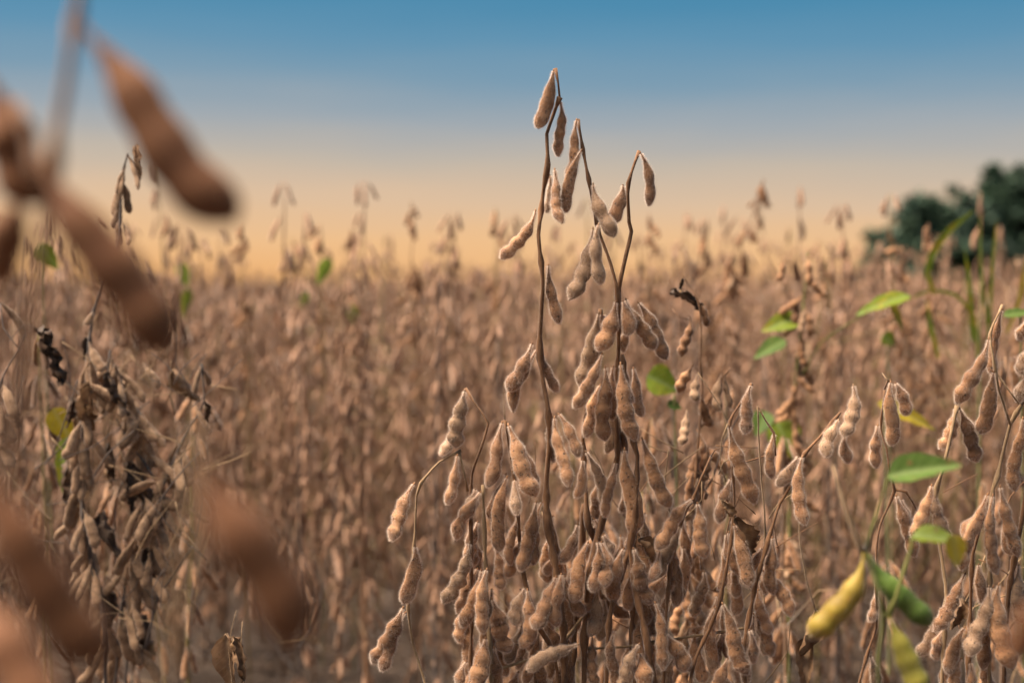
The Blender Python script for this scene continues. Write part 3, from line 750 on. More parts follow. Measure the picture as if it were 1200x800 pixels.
low_stems = [
 ([(592,492),(597,530),(604,570),(607,603),(610,648),(616,686),(626,714),(634,738),(649,764),(655,830)], 1.0, 2.0, 0.5, None, True),
 ([(545,455),(556,472),(572,496),(562,530),(553,556),(552,600),(552,660),(553,729),(551,781),(553,840)], 1.0, 1.7, 0.6, None, True),
 ([(540,528),(515,541),(493,566),(488,580),(486,630),(481,690),(478,712),(484,755),(496,792),(505,840)], 0.9, 1.7, 0.0, 'straw', True),
 ([(538,529),(543,550),(548,575)], 0.7, 0.9, 0.3, 'straw'),
 ([(566,568),(567,600),(569,662),(571,725),(575,758),(577,840)], 1.1, 1.8, -0.3, 'straw', True),
 ([(612,690),(622,751),(626,770),(630,840)], 1.5, 1.6, 1.4, None, True),
 ([(591,447),(590,470),(592,493)], 0.25, 0.4, 0.5, 'straw'),
]
low_pods = [
 (589,493,571,571,18,2,-.2,0,-.03),(595,496,628,581,23,3,-.6,0,.03),(611,520,628,576,12,2,1.0),
 (545,456,534,524,21,3,-.1,0,.03),(529,506,517,533,15,1,.8),(536,532,524,591,15,2,-.2),(486,565,458,634,19,3,-.5,0,.03),(486,638,474,707,19,2,-.7),(473,710,437,777,24,3,-.6,0,-.04),(476,716,447,786,16,3,.5),
 (557,572,542,607,17,2,-.3),(564,575,534,632,19,2,-.8),(551,634,519,706,20,3,-.7,.06),
 (593,554,574,607,16,2,-.2),(595,557,585,646,17,4,-.7),(603,562,606,603,14,1,-.8),(608,603,598,662,14,3,.4),
 (616,688,603,732,17,2,.1),(618,689,612,759,18,3,-.6),(611,733,594,777,15,2,.7),(614,745,607,783,12,2,1.2),
 (564,666,542,735,18,2,-.9,0,-.05),(571,665,566,742,17,3,-1.2),(576,700,596,764,24,3,-.3,0,.02),(560,665,547,708,13,2,.6),
 (569,746,554,818,23,3,-1.0),(579,757,577,815,19,2,-.8),(547,774,537,820,15,2,.1),(573,790,566,845,16,3,.9),(608,786,596,835,16,3,.4),(560,610,551,660,14,2,1.5),(580,640,588,690,14,3,1.7),
]
fill([(607,610),(616,690),(640,750)], 9, low_pods); fill([(552,600),(553,700),(552,780)], 7, low_pods); fill([(568,620),(571,700),(576,770)], 7, low_pods)
traced_plant('soybean_plant', 'lower bushy dry soybean plant hung with pods left of the tallest plant', low_stems, low_pods, D0)

right_stems = [
 ([(881,449),(866,475),(855,494),(857,530),(860,570),(860,609),(854,650),(843,706),(830,740),(815,772),(806,830)], 0.9, 2.0, 0.3, None, True),
 ([(985,483),(960,513),(943,532),(928,567),(914,590),(901,630),(890,668),(884,693),(876,732),(872,760),(873,830)], 1.1, 2.2, 0.0, None, True),
 ([(833,535),(822,560),(813,584),(800,605),(786,660),(780,730),(778,830)], 1.1, 1.9, 0.8, None, True),
 ([(813,584),(802,595),(785,612),(768,629),(752,640)], 0.7, 0.9, 0.9),
 ([(853,496),(846,514),(844,545),(851,564)], 0.4, 0.4, -.4, 'straw'),
 ([(888,476),(889,510),(892,560),(896,600),(897,650)], 0.6, 0.7, 1.5, 'straw'),
 ([(888,476),(897,492),(907,507),(909,534)], 0.6, 0.8, 1.6),
 ([(940,536),(938,580),(937,630),(945,680),(956,715)], 0.6, 0.5, -.5, 'straw'),
 ([(833,535),(838,527),(846,524)], 0.6, 0.4, .5),
]
right_pods = [
 (854,497,885,590,22,3,-.6,0,.03),(881,450,873,508,15,3,-.2),(936,534,911,569,17,1,-.4),(941,533,943,615,17,3,-.8),(860,613,879,686,18,3,-.5,0,-.02),(905,628,906,696,17,2,-.3),
 (846,705,876,790,20,4,-.7,0,.02),(854,770,837,815,18,2,.6),(878,737,883,777,15,1,-.5),(813,584,769,643,19,3,-.7,0,.04),(817,588,826,653,19,3,-.2,0,.03),(773,646,761,679,14,1,.4),
 (1000,450,989,511,18,3,-.8),(983,491,968,535,16,2,-.1),(991,510,994,542,16,1,.4),(893,642,881,672,13,1,.8),
 (857,560,842,612,15,2,1.8),(868,640,862,700,15,3,2.2),(800,640,795,700,16,3,2.6),(825,668,812,722,16,3,2.6),(908,507,904,560,14,2,2.4),(888,690,902,742,15,3,2.6),(815,740,825,800,16,3,2.2),(790,770,783,820,16,3,1.8),(846,740,838,790,15,3,2.6),
]
fill([(860,580),(850,680),(826,750)], 9, right_pods); fill([(800,605),(786,660),(779,750)], 8, right_pods); fill([(905,620),(886,690),(873,760)], 6, right_pods)
t_r, inv_r, _, rg = traced_plant('soybean_plant', 'sharp dry soybean plant with leaning branches right of the tallest plant', right_stems, right_pods, D0)
leaf_obj(t_r, inv_r, P(956,714,D0), P(940,772,D0), 0.028, 'leaf_dry', rg, name='dry_leaf', curl=0.8, rough=0.02, face=Vector((0.3,-1,0.1)))
leaf_obj(t_r, inv_r, P(945,745,D0+.01), P(944,810,D0), 0.022, 'leaf_dry', rg, name='dry_leaf', curl=0.7, rough=0.02, face=Vector((-0.4,-1,0.1)))
leaf_obj(t_r, inv_r, P(863,607,D0), P(884,655,D0+.015), 0.03, 'leaf_dry', rg, name='dry_leaf', curl=0.9, rough=0.03, face=Vector((0.3,-1,0.1)))
leaf_obj(t_r, inv_r, P(858,605,D0), P(846,585,D0), 0.016, 'leaf_dry', rg, name='dry_leaf', curl=0.9, rough=0.04, face=Vector((0.3,-1,0.1)))

slim_stems = [
 ([(1037,457),(1032,502),(1039,525),(1042,549),(1048,575),(1031,616),(1027,645),(1027,700),(1027,735),(1015,770),(1004,830)], 0.8, 1.7, 0.2, None, True),
 ([(1036,457),(1041,446),(1045,445)], 0.8, 0.7, 0.1),
 ([(1034,437),(1038,443),(1042,446)], 0.3, 0.5, 0.0, 'straw'),
 ([(1048,573),(1062,576),(1076,600)], 0.8, 0.8, 0.4),
]
slim_pods = [(1044,446,1045,522,18,3,-.6,0,0.01),(1049,448,1063,486,16,2,.2),(1029,497,1027,548,15,2,-.2),(1050,579,1072,652,18,3,-.4,0,-.03),(1056,584,1066,622,11,2,.6),(1020,768,1030,815,16,3,.4),(1028,690,1020,728,12,2,.9)]
traced_plant('soybean_plant', 'slender dry soybean stalk with a dark stem behind the green leaf', slim_stems, slim_pods, 1.26)

edge_stems = [
 ([(1198,473),(1184,497),(1169,558),(1164,572),(1160,625),(1160,680),(1158,740),(1160,830)], 1.4, 2.2, 0.2, 'straw', True),
 ([(1175,357),(1160,392),(1166,430),(1171,458),(1184,497)], 0.8, 1.0, 0.0, 'straw'),
 ([(1165,432),(1177,450),(1194,473)], 0.6, 0.7, -.3, 'straw'),
 ([(1122,475),(1107,543),(1098,571),(1095,600),(1105,662),(1109,700),(1104,798),(1104,840)], 1.4, 1.9, -.3, 'straw', True),
 ([(1205,560),(1197,612),(1182,692),(1178,760),(1175,840)], 1.9, 2.4, 0.6, None, True),
 ([(1162,575),(1140,650),(1137,730),(1132,840)], 1.3, 2.0, .9, None, True),
 ([(1198,473),(1206,440),(1208,380)], 1.1, 0.9, 0.2, 'straw'),
]
edge_pods = [
 (1175,361,1163,440,14,3,.2,0,.06),(1159,395,1121,473,20,3,-.6,0,-.04),(1165,434,1149,508,19,3,-.7,0,-.03),(1120,477,1102,526,17,3,.2),(1124,477,1145,541,20,3,-.1,0,-.02),
 (1206,372,1195,398,16,1,0),(1209,405,1197,440,16,2,-.3),(1206,440,1193,471,15,1,-.5),(1199,488,1189,575,18,3,-.6),
 (1092,567,1072,633,18,3,-.1),(1098,570,1112,638,18,3,-.1),(1158,577,1126,668,20,4,-.8),(1150,598,1129,629,15,1,.5),(1164,578,1167,672,18,3,-1.1),(1172,568,1194,651,19,3,-.5),
 (1132,670,1095,740,19,4,-1.2,0,-.03),(1105,710,1076,768,17,3,.2),(1106,738,1097,772,16,2,-.4),(1159,685,1136,768,22,3,-1.3),(1165,685,1152,784,18,3,-.8),(1171,682,1186,783,29,3,-1.1),(1147,660,1155,708,16,2,.4),
 (1131,734,1111,789,18,3,-.2),(1127,770,1117,818,16,3,-.8),(1137,775,1133,822,14,2,-.5),(1194,660,1200,730,18,3,.9),(1182,600,1186,650,15,2,1.2),(1150,770,1160,830,18,3,.5),(1108,770,1100,830,16,3,1.0),
]
t_e, inv_e, _, rg = traced_plant('soybean_plant', 'sharp pod-laden dry soybean plant cut by the picture edge beside the green pods', edge_stems, edge_pods, 1.22)
leaf_obj(t_e, inv_e, P(1185,690,1.24), P(1206,730,1.24), 0.03, 'leaf_dry', rg, name='dry_leaf', curl=0.9, rough=0.03, face=Vector((0.2,-1,0.1)))
leaf_obj(t_e, inv_e, P(1125,700,1.25), P(1117,738,1.25), 0.022, 'leaf_dry', rg, name='dry_leaf', curl=0.9, rough=0.03, face=Vector((0.2,-1,0.1)))

# the plant that is still green, a little nearer than the sharp ones
DG = 0.88
g_stems = [
 ([(1012,646),(1019,662),(1025,678),(1031,700),(1036,718),(1033,745),(1029,768),(1030,800),(1031,850)], 1.2, 1.6, 0, 'stem_green', True),
 ([(1036,720),(1042,720),(1050,700),(1058,672),(1067,645),(1070,628)], 1.5, 0.9, -.3, 'stem_green'),
 ([(976,545),(992,600),(1008,640),(1012,646)], 0.8, 1.5, 0, 'straw'),
 ([(1015,648),(1019,625),(1027,604),(1036,575),(1042,556)], 0.9, 0.6, .3, 'stem_green'),
]
g_pods = [(1012,648,950,746,26,3,-.6,0,-.10,'pod_yellow'),(1019,650,1091,731,25,3,.6,0,.05,'pod_green'),(1042,722,1082,812,25,3,-.5,0,.02,'pod_lime')]
t_g, inv_g, _, rg = traced_plant('soybean_plant', 'soybean plant with yellow and green pods and green leaves in front', g_stems, g_pods, DG, stem_mat='stem_green', hairs=900, bulge=0.5, thick=0.88)
leaf_obj(t_g, inv_g, P(1040,558,DG), P(1126,543,DG-.02), 0.020, 'leaf_green', rg, face=Vector((0.25,-0.75,0.6)), fold=0.6, droop=0.05)
leaf_obj(t_g, inv_g, P(1068,628,DG), P(1124,632,DG-.02), 0.018, 'leaf_lime', rg, face=Vector((0.0,-0.5,0.85)), fold=0.4, droop=0.1)
leaf_obj(t_g, inv_g, P(1116,626,DG-.02), P(1122,664,DG-.02), 0.014, 'leaf_yellow', rg, face=Vector((0.3,-1,0.1)), fold=0.3, droop=0.0)

# ------------------------------------------------------------------ weathered plants on the left, a little behind the focus
DL = 1.55
d_stems = [
 ([(150,180),(142,209),(141,254),(137,290),(120,335),(109,366),(105,400),(101,447),(97,492),(94,559),(98,606),(107,658),(116,690),(122,740),(124,830)], 0.9, 2.6, 0, None, True),
 ([(129,410),(127,442),(147,463),(168,494),(172,540),(166,600),(150,660),(138,760),(134,830)], 0.8, 2.0, .8, None, True),
 ([(91,445),(82,474),(70,510),(60,535),(40,550)], 0.7, 0.6, -.5),
 ([(96,493),(75,520),(52,545)], 0.8, 0.6, .4),
 ([(236,426),(239,470),(225,497),(215,514),(191,569),(178,610),(160,680),(150,760),(146,830)], 0.9, 1.9, .3, None, True),
 ([(136,490),(152,519),(170,543),(180,560)], 0.7, 0.7, -.4),
 ([(225,640),(205,672),(185,700),(170,760)], 1.1, 1.4, -.6),
 ([(139,287),(130,300),(127,325)], 0.5, 0.4, 0),
]
rr = np.random.default_rng(77); d_pods = []
def scatter_pods(poly, n, out, w=(9,14), L=(36,58), sp=0.42):
    seg = []
    for _ in range(n):
        i = rr.integers(len(poly)-1); f = rr.random(); x = poly[i][0]*(1-f)+poly[i+1][0]*f; y = poly[i][1]*(1-f)+poly[i+1][1]*f
        a = rr.normal(0, sp); l = rr.uniform(*L)
        out.append((x+rr.normal(0,2), y+rr.normal(0,2), x+math.sin(a)*l, y+math.cos(a)*l, rr.uniform(*w), int(rr.choice([2,3,3])), rr.uniform(-2,2)))
d_pods += [(143,212,152,250,10,2,.3),(147,195,138,228,9,2,.2),(142,232,132,268,9,2,.4),(145,205,133,254,12,2,-.3),(150,182,162,222,8,2,0),(152,184,164,212,6,2,.4),(141,255,138,290,9,2,0),(144,262,150,288,8,2,.2),(139,290,128,335,10,2,0),(146,296,156,330,9,2,.3),
 (99,501,131,548,13,3,-1),(99,514,103,558,10,2,-.8),(109,366,100,380,8,1,-.5),(226,470,248,506,7,2,0),(168,425,186,455,9,2,.5),(222,595,246,612,8,2,-.5),(172,670,196,706,13,2,-.8),(152,740,158,780,12,2,-.6),(160,742,164,780,8,2,-.3),(236,428,228,462,7,2,0),(238,432,245,452,8,1,.2)]
scatter_pods([(105,395),(97,492),(94,559),(100,620),(112,690),(122,760)], 42, d_pods)
scatter_pods([(128,412),(147,463),(168,494),(172,540),(166,600),(150,660),(138,760)], 48, d_pods)
scatter_pods([(215,514),(191,569),(178,610),(160,680),(150,760)], 36, d_pods)
t_d, inv_d, _, rg = traced_plant('soybean_plant', 'weathered dark-stemmed soybean plant with a tall thin tip at left', d_stems, d_pods, DL, pod_mat='pod_dead', stem_mat='stem_grey', hairs=350, bulge=0.45, thick=0.5, bendmax=0.05)
for (a, b, wd, mt) in [((84,466),(80,500),.02,'leaf_dark'),((103,395),(98,420),.014,'leaf_dark'),((95,560),(76,600),.03,'leaf_dark'),((150,540),(156,600),.03,'leaf_dark'),((165,560),(190,600),.03,'leaf_dark'),((160,170),(164,200),.012,'leaf_dry'),
                       ((120,600),(135,650),.03,'leaf_dark'),((175,640),(170,690),.028,'leaf_dark'),((240,470),(243,500),.012,'leaf_dark'),((130,690),(126,740),.035,'leaf_dark'),((170,720),(176,770),.03,'leaf_dark'),((140,430),(148,480),.016,'leaf_dry')]:
    leaf_obj(t_d, inv_d, P(a[0],a[1],DL+rg.uniform(-.02,.03)), P(b[0],b[1],DL+rg.uniform(-.02,.03)), wd, mt, rg, name='dry_leaf', curl=0.95, rough=0.035, face=Vector((rg.normal(0,.5),-1,0.1)))
leaf_obj(t_d, inv_d, P(62,478,DL+.12), P(84,520,DL+.12), 0.03, 'leaf_yellow', rg, face=Vector((-.2,-1,0.4)))
leaf_obj(t_d, inv_d, P(78,512,DL+.12), P(66,578,DL+.12), 0.022, 'leaf_lime', rg, face=Vector((-.5,-1,0.2)))

e_stems = [([(30,392),(22,410),(4,440),(-12,500),(-20,640),(-22,830)], .9, 1.9, 0, None, True), ([(28,440),(20,470),(0,500),(-15,540)], .6, .9, .6), ([(0,356),(4,384),(22,408)], .5, .7, 0)]
e_pods = [(-3,352,28,400,9,3,-.3,0,-.12),(2,446,14,478,11,2,0)]
scatter_pods([(4,440),(-12,500),(-20,640),(-22,760)], 20, e_pods)
t_l, inv_l, _, rg = traced_plant('soybean_plant', 'dry soybean plant cut by the picture edge behind the big blurred pods', e_stems, e_pods, 1.5, pod_mat='pod_dead', stem_mat='stem_grey', hairs=300, bulge=0.5, thick=0.5, bendmax=0.05)
leaf_obj(t_l, inv_l, P(47,386,1.5), P(75,447,1.5), 0.02, 'leaf_dark', rg, name='dry_leaf', curl=1.0, rough=0.06, face=Vector((.6,-1,0)))
leaf_obj(t_l, inv_l, P(13,470,1.5), P(22,500,1.5), 0.012, 'leaf_dark', rg, name='dry_leaf', curl=1.0, rough=0.06, face=Vector((.6,-1,0)))
def petiole(t, inv, px, d, r, mat='straw', name='petiole'):
    me, sp = stem_mesh(name, [inv @ P(x,y,d) for x,y in px], r/1000, r/1000*.7, M[mat], np.random.default_rng(2), sides=6); return obj(name, me, t)
petiole(t_l, inv_l, [(10,400),(30,380),(48,388)], 1.5, .5, 'stem_grey'); petiole(t_l, inv_l, [(-5,480),(5,468),(14,472)], 1.5, .5, 'stem_grey')

# single curled dry leaf on hair-thin stalks at the bottom
cl = [([(277,715),(271,738),(268,760),(272,800),(280,850)], .35, .9, 0, 'straw', True), ([(284,728),(282,760),(284,800),(281,850)], .35, .5, .3, 'straw')]
t_c, inv_c, _, rg = traced_plant('curled_leaf_stalk', 'curled dry tan leaf on thin straw stalks at the bottom edge', cl, [], 1.2, cat='dry leaf')
leaf_obj(t_c, inv_c, P(266,742,1.2), P(270,812,1.2), 0.027, 'leaf_dry', rg, name='dry_leaf', curl=0.6, rough=0.012, face=Vector((-.3,-1,.2)))
leaf_obj(t_c, inv_c, P(272,745,1.195), P(288,798,1.19), 0.016, 'leaf_dry', rg, name='dry_leaf', curl=0.9, rough=0.03, face=Vector((.6,-1,.2)))

# ------------------------------------------------------------------ plants just behind the sharp ones
f_stems = [([(800,322),(806,332),(818,352),(822,386),(821,427),(823,461),(818,520),(812,600),(806,700),(803,830)], .6, 2.0, 0, None, True), ([(822,500),(842,470),(848,440),(856,432)], .8, .5, .5), ([(812,600),(835,560),(848,520),(870,480)], 1.1, .6, 1.0,'stem_grey'), ([(788,362),(796,372),(810,374)], .5, .4, 0)]
f_pods = [(808,370,798,418,13,3,-.3),(817,350,829,383,9,2,.2),(812,427,795,460,15,2,-.4),(818,438,815,470,13,2,-.6),(846,438,842,482,13,2,.3),(851,436,856,478,8,2,.5),(822,462,833,500,13,2,0),(805,480,798,522,13,3,.4),(830,520,822,566,14,3,.3),(815,540,828,585,14,3,.2),(806,610,796,655,14,2,.6),(812,640,822,690,14,3,.2),(800,700,792,745,14,3,.6),(808,720,818,765,14,3,0)]
scatter_pods([(822,500),(812,600),(806,700),(803,790)], 26, f_pods, w=(12,15), L=(44,58), sp=0.4)
t_f, inv_f, _, rg = traced_plant('soybean_plant', 'dry soybean plant topped by a shrivelled dark leaf, just behind the sharp plants', f_stems, f_pods, 1.46, hairs=450)
leaf_obj(t_f, inv_f, P(786,340,1.46), P(830,362,1.46), 0.014, 'leaf_dark', rg, name='dry_leaf', curl=1.0, rough=0.045, face=Vector((.1,-1,.4)))
leaf_obj(t_f, inv_f, P(801,326,1.46), P(794,345,1.46), 0.008, 'leaf_dark', rg, name='dry_leaf', curl=1.0, rough=0.03, face=Vector((.1,-1,.4)))

h_stems = [([(946,296),(944,330),(940,372),(936,410),(931,470),(927,540),(925,640),(924,760),(924,830)], 1.0, 2.6, 0, 'stem_green', True), ([(905,385),(922,372),(938,365)], .7,.7,0,'stem_green'), ([(1034,356),(990,382),(962,402),(940,440)], .8, 1.2, .5, 'stem_green'), ([(900,300),(916,330),(938,372)],.5,.8,0), ([(942,345),(925,305),(912,312)],.5,.4,0)]
h_pods = [(918,302,912,330,9,2,0),(932,302,936,330,9,2,0),(945,298,949,335,10,2,-.2),(938,345,932,380,11,2,0),(944,360,950,395,11,2,-.4)]
scatter_pods([(944,330),(936,410),(931,470)], 14, h_pods, w=(8,11), L=(28,40), sp=.45)
scatter_pods([(931,470),(927,540),(925,640),(924,760)], 30, h_pods, w=(9,11), L=(30,42), sp=.5)
t_h, inv_h, _, rg = traced_plant('soybean_plant', 'half-dry soybean plant with green stem and a few green leaves left of the tree', h_stems, h_pods, 1.95, hairs=0)
leaf_obj(t_h, inv_h, P(936,372,1.95), P(894,384,1.93), 0.032, 'leaf_lime', rg, face=Vector((-.2,-.8,.5)))
leaf_obj(t_h, inv_h, P(920,398,1.97), P(884,416,1.95), 0.026, 'leaf_green', rg, face=Vector((-.2,-.7,.6)))
leaf_obj(t_h, inv_h, P(910,495,1.95), P(932,535,1.93), 0.05, 'leaf_lime', rg, face=Vector((.2,-1,.2)))
leaf_obj(t_h, inv_h, P(898,482,1.97), P(886,508,1.95), 0.03, 'leaf_green', rg, face=Vector((-.3,-1,.2)))
leaf_obj(t_h, inv_h, P(1066,346,1.97), P(1005,360,1.93), 0.028, 'leaf_lime', rg, face=Vector((0,-.55,.8)))
leaf_obj(t_h, inv_h, P(1043,352,1.97), P(1060,385,1.95), 0.012, 'leaf_yellow', rg, face=Vector((.3,-1,.2)))

def leafy_stub(label, d, base_px, leaves, stem_mat='stem_green'):
    b = P(base_px[0], base_px[1], d); base = Vector((b.x, b.y, 0))
    t = thing('soybean_seedling', base, label, 'soybean plant'); inv = Matrix.Translation(-base)
    lr = np.random.default_rng(int(base_px[0]))
    pts = [inv @ P(*base_px, d), Vector((0.01,0.0,b.z*0.5)), Vector((0,0,-.01))]
    me, sp = stem_mesh('stem', pts, .0012, .0022, M[stem_mat], lr, sides=6); obj('stem', me, t)
    for (a, e, wd, mt, f) in leaves:
        leaf_obj(t, inv, P(a[0],a[1],d), P(e[0],e[1],d), wd, mt, lr, face=Vector(f))
    return t
leafy_stub('bright green leaf on a thin stalk beside the tallest plant', 1.75, (790,462), [((758,440),(796,456),.042,'leaf_lime',(0,-1,.5)),((782,472),(800,478),.012,'leaf_green',(0,-1,.5))])
leafy_stub('single yellow leaf on a thin stalk behind the slender stalk', 1.85, (1036,480), [((1028,472),(1102,498),.028,'leaf_yellow',(0.1,-1,.9))])
leafy_stub('green leaf with yellow edge behind the big blurred pods', 2.2, (48,285), [((46,286),(66,316),.03,'leaf_lime',(-.3,-1,.2))])
leafy_stub('small bright green leaf above the blurred field, left of the tallest plant', 3.15, (375,308), [((386,302),(372,334),.030,'leaf_bright',(.3,-1,.2))])
leafy_stub('small green leaves low in the blurred field', 3.15, (412,362), [((406,356),(420,380),.026,'leaf_bright',(.3,-1,.2)),((360,342),(352,362),.018,'leaf_bright',(.3,-1,.2))])
leafy_stub('small green leaf near the big blurred upper pod', 3.0, (216,316), [((210,308),(220,335),.028,'leaf_bright',(.3,-1,.2)),((222,338),(212,372),.022,'leaf_lime',(.3,-1,.2))])
leafy_stub('green leaf at the picture edge above the pod-laden plant', 1.7, (1196,368), [((1176,370),(1215,362),.016,'leaf_green',(0,-.6,.8))])
leafy_stub('small green leaf below the arching grass blades', 2.3, (1040,400), [((1034,392),(1048,404),.025,'leaf_lime',(0,-1,.3))])

def grass_weed():
    d = 2.3; b = P(1150, 500, d); base = Vector((b.x, b.y, 0)); t = thing('grass_weed', base, 'tall yellow-green grass weed with arching blades in front of the tree', 'weed'); inv = Matrix.Translation(-base)
    def blade(px, wpx, mat, name='blade'):
        sp = smooth_poly([inv @ P(x,y,d) for x,y in px], 0.02); n = len(sp); V=[]
        for i, p in enumerate(sp):
            f = i/(n-1); hw = wpx/FPX*d*0.5*(math.sin(math.pi*min(1,0.12+0.88*f))**0.6 if f < 1 else 0.02)+.0003
            tg = (sp[min(i+1,n-1)]-sp[max(i-1,0)]).normalized(); s = tg.cross(FWD).normalized()
            V += [p-s*hw, p+FWD*hw*0.5, p+s*hw]
        Q = [q for i in range(n-1) for q in ((i*3,i*3+1,i*3+4,i*3+3),(i*3+1,i*3+2,i*3+5,i*3+4))]
        obj(name, mesh_from(name, np.array([list(v) for v in V]), None, [M[mat]], Q=Q), t)
    blade([(1095,345),(1086,320),(1092,298),(1112,270),(1142,246)], 8, 'leaf_lime')
    blade([(1160,400),(1150,320),(1148,250)], 4, 'leaf_lime'); blade([(1160,380),(1163,310),(1168,258)], 4, 'leaf_lime'); blade([(1180,390),(1195,350),(1203,300)], 5, 'leaf_yellow')
    blade([(1145,420),(1142,372),(1120,345),(1090,340),(1062,352)], 4, 'leaf_lime'); blade([(1140,400),(1136,330),(1130,290)], 6, 'leaf_lime'); blade([(1100,420),(1090,380),(1086,350)],6,'leaf_lime')
    me, sp = stem_mesh('stem', [inv @ P(1150,330,d), inv @ P(1148,420,d), Vector((0,0,.3)), Vector((0,0,-.01))], .002, .003, M['stem_green'], np.random.default_rng(1), sides=6); obj('stem', me, t)
grass_weed()

# tall tips that stand out of the field against the sky
def tip_plant(label, d, px, pods, mat='stem_field'):
    SEED[0] += 1
    st = [(px + [(px[-1][0]+4, px[-1][1]+120)], .9, 2.4, 0, mat, True)]
    pl = list(pods); scatter_pods([px[-2], px[-1], (px[-1][0]+3, px[-1][1]+110)], 26, pl, w=(15/d,18/d), L=(46*1.2/d,66*1.2/d), sp=.5)
    traced_plant('soybean_plant', label, st, pl, d, hairs=0, stem_mat=mat, group='tall tips above the field', stalks=False)
def sprig(x, y, d, n=3):
    out = []
    for k in range(n):
        a = rr.normal(0,.35); l = rr.uniform(44,62)*1.22/d; yy = y + k*l*0.45
        out.append((x+k*1.0, yy, x+k+math.sin(a)*l, yy+math.cos(a)*l, 17*1.22/d, 3, rr.uniform(-1,1)))
    return out
tip_plant('blurred stalk leaning right with dangling dark pods against the sky', 2.7, [(895,210),(888,240),(878,262),(867,282),(855,308),(850,350)], [(894,211,900,244,9,3,0),(893,214,891,238,8,2,.3),(885,235,876,243,5,1,0),(886,248,894,268,7,2,0),(877,268,865,288,8,2,0),(877,270,887,284,7,2,0),(858,300,852,335,12,3,0),(868,290,872,325,12,3,0)])
for (x, y, d, lab) in [(482,236,3.0,'blurred soybean tip with a small hooked pod left of the tallest plant'),(580,243,3.2,'blurred soybean tip with a triangular pod tuft beside the tallest stem'),(760,250,2.9,'blurred soybean tip with a dark pod tuft between the tallest plant and leaning stalk'),
                  (412,268,3.3,'blurred soybean tip with paired pods against the sky'),(343,278,3.3,'blurred soybean tip with a lone drooping pod'),(375,264,3.4,'blurred soybean tip above the small green leaf'),(283,262,3.0,'blurred bushy soybean tip under the big blurred pod'),
                  (527,284,3.3,'blurred low soybean tip beside the paired one'),(826,272,2.8,'blurred soybean tip beside the leaning stalk'),(965,305,2.9,'blurred soybean tip left of the broad tree'),(195,250,3.1,'blurred soybean tip between the thin tip and the big pod'),
                  (1057,290,2.6,'brown soybean tip in front of the broad tree'),(1088,262,2.6,'brown soybean tip beside the arching grass blade'),(112,255,3.2,'blurred soybean tip left of the thin tall tip'),(1192,300,2.7,'brown soybean tip in front of the taller tree')]:
    tip_plant(lab, d, [(x,y),(x+3,y+30),(x,y+70),(x+4,y+110)], sprig(x,y,d,4))

# generic plants filling the space behind the sharp group on the right
for (x, d, h, lab) in [(770,1.75,.70,'dry soybean plant hidden behind the tallest plant'),(850,1.8,.74,'dry soybean plant filling the gap behind the leaning branches'),(905,1.72,.68,'dry soybean plant behind the right leaning branch'),(690,1.8,.66,'dry soybean plant low behind the sharp clusters'),(225,1.9,.72,'dry soybean plant low behind the weathered plant'),(40,1.9,.8,'dry soybean plant behind the weathered plant at the picture edge'),(1175,1.7,.78,'dry soybean plant behind the pod-laden plant at the picture edge')]:
    p = P(x, 700, d); place_generic('soybean_plant', (p.x, p.y, 0), rng, h, 'near', lab, 'plants behind the sharp ones', sprigs=2, dens=1.0)

# ------------------------------------------------------------------ big blurred pods right in front of the lens
DF = 0.42
n_stems = [([(97,-90),(92,0),(78,90),(58,220),(30,400),(0,600),(-40,900)], 1.5, 2.2, 0, 'stem', True), ([(20,120),(38,180),(52,232)], .9, 1.0, -.5)]
n_pods = [(96,30,276,258,58,3,0,0,.03),(38,180,198,414,58,3,-.6,0,.0),(-12,90,45,240,62,2,.4,0,0.03),(30,230,-15,330,44,2,.6,0,0)]
traced_plant('soybean_plant', 'huge out-of-focus brown pods hanging in front of the sky', n_stems, n_pods, DF, base=Vector((-0.25,0.44,0)), hairs=0, bulge=0.5, pod_mat='pod_near')
n2_stems = [([(222,500),(232,545),(222,640),(200,760),(175,900)], .7, 1.4, 0, 'straw', True), ([(-30,540),(-20,575),(-35,700),(-30,900)], 1.2, 1.6, 0, 'stem', True)]
n2_pods = [(232,545,350,752,64,2,0,0,-.03),(-25,545,118,778,66,3,0,0,.03),(-30,690,58,850,56,2,-.8,0,0)]
traced_plant('soybean_plant', 'huge out-of-focus brown pods filling the bottom corner', n2_stems, n2_pods, 0.355, base=Vector((-0.165,0.375,0)), hairs=0, bulge=0.35, pod_mat='pod_near')
n3_stems = [([(1240,640),(1225,690),(1230,800),(1240,900)], .9, 1.4, 0, 'straw', True)]
n3_pods = [(1226,690,1186,772,34,2,0,0,0)]
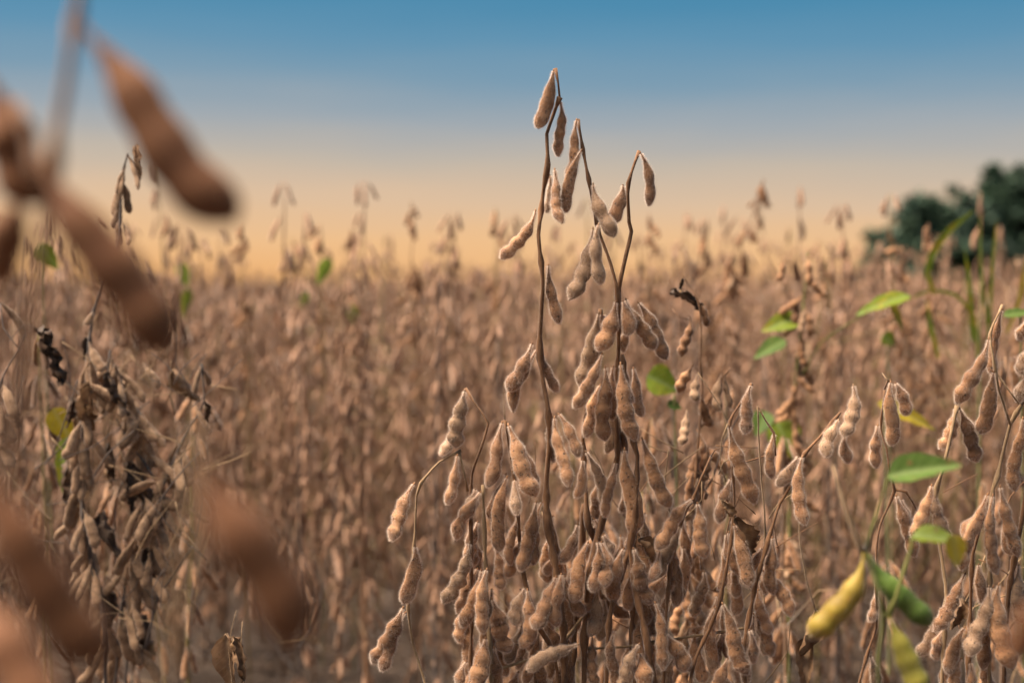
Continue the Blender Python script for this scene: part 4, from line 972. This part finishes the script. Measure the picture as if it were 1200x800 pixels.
traced_plant('soybean_plant', 'faint out-of-focus tan pod at the picture edge before the pod-laden plant', n3_stems, n3_pods, 0.42, base=Vector((0.17,0.44,0)), hairs=0, pod_mat='pod_near', bulge=0.5)

# thin dead twigs and leaf stalks tangled in the weathered plant
for _ in range(10):
    x = rr.uniform(70, 215); y = rr.uniform(430, 770); a = rr.normal(0,.5); l = rr.uniform(25,60); dd = DL + rr.uniform(-.03,.08)
    leaf_obj(t_d, inv_d, P(x,y,dd), P(x+math.sin(a)*l,y+math.cos(a)*l,dd+rr.normal(0,.01)), rr.uniform(.012,.034), ['leaf_dark','leaf_dry','leaf_dry'][rr.integers(3)], rg, name='dry_leaf', curl=0.95, rough=0.035, face=Vector((rr.normal(0,.6),-1,0.1)))
for _ in range(110):
    x = rr.uniform(62, 250); y = rr.uniform(440, 760); a = rr.normal(0, 0.9); l = rr.uniform(30, 95); dd = DL + rr.uniform(-.05,.08)
    px = [(x, y), (x+math.sin(a)*l*.5+rr.normal(0,5), y-math.cos(a)*l*.5), (x+math.sin(a)*l+rr.normal(0,6), y-math.cos(a)*l)]
    petiole(t_d, inv_d, px, dd, rr.uniform(.45,.9), ['stem_grey','straw','straw'][rr.integers(3)], name='twig')
# bare leaf stalks and thin twigs among the sharp plants
for (t_, inv_, x0, x1, y0, y1, n_, dd0) in ((t_tall, inv_t, 600, 780, 560, 800, 22, D0+.03), (t_r, inv_r, 780, 920, 520, 800, 26, D0+.04), (t_e, inv_e, 1090, 1200, 560, 800, 14, 1.25)):
    for _ in range(n_):
        x = rr.uniform(x0, x1); y = rr.uniform(y0, y1); a = rr.normal(0, 0.8); l = rr.uniform(30, 100); dd = dd0 + rr.uniform(-.02,.05)
        petiole(t_, inv_, [(x, y), (x+math.sin(a)*l*.5+rr.normal(0,5), y-math.cos(a)*l*.5), (x+math.sin(a)*l+rr.normal(0,8), y-math.cos(a)*l)], dd, rr.uniform(.4,.8), ['straw','stem','straw'][rr.integers(3)], name='leaf_stalk')
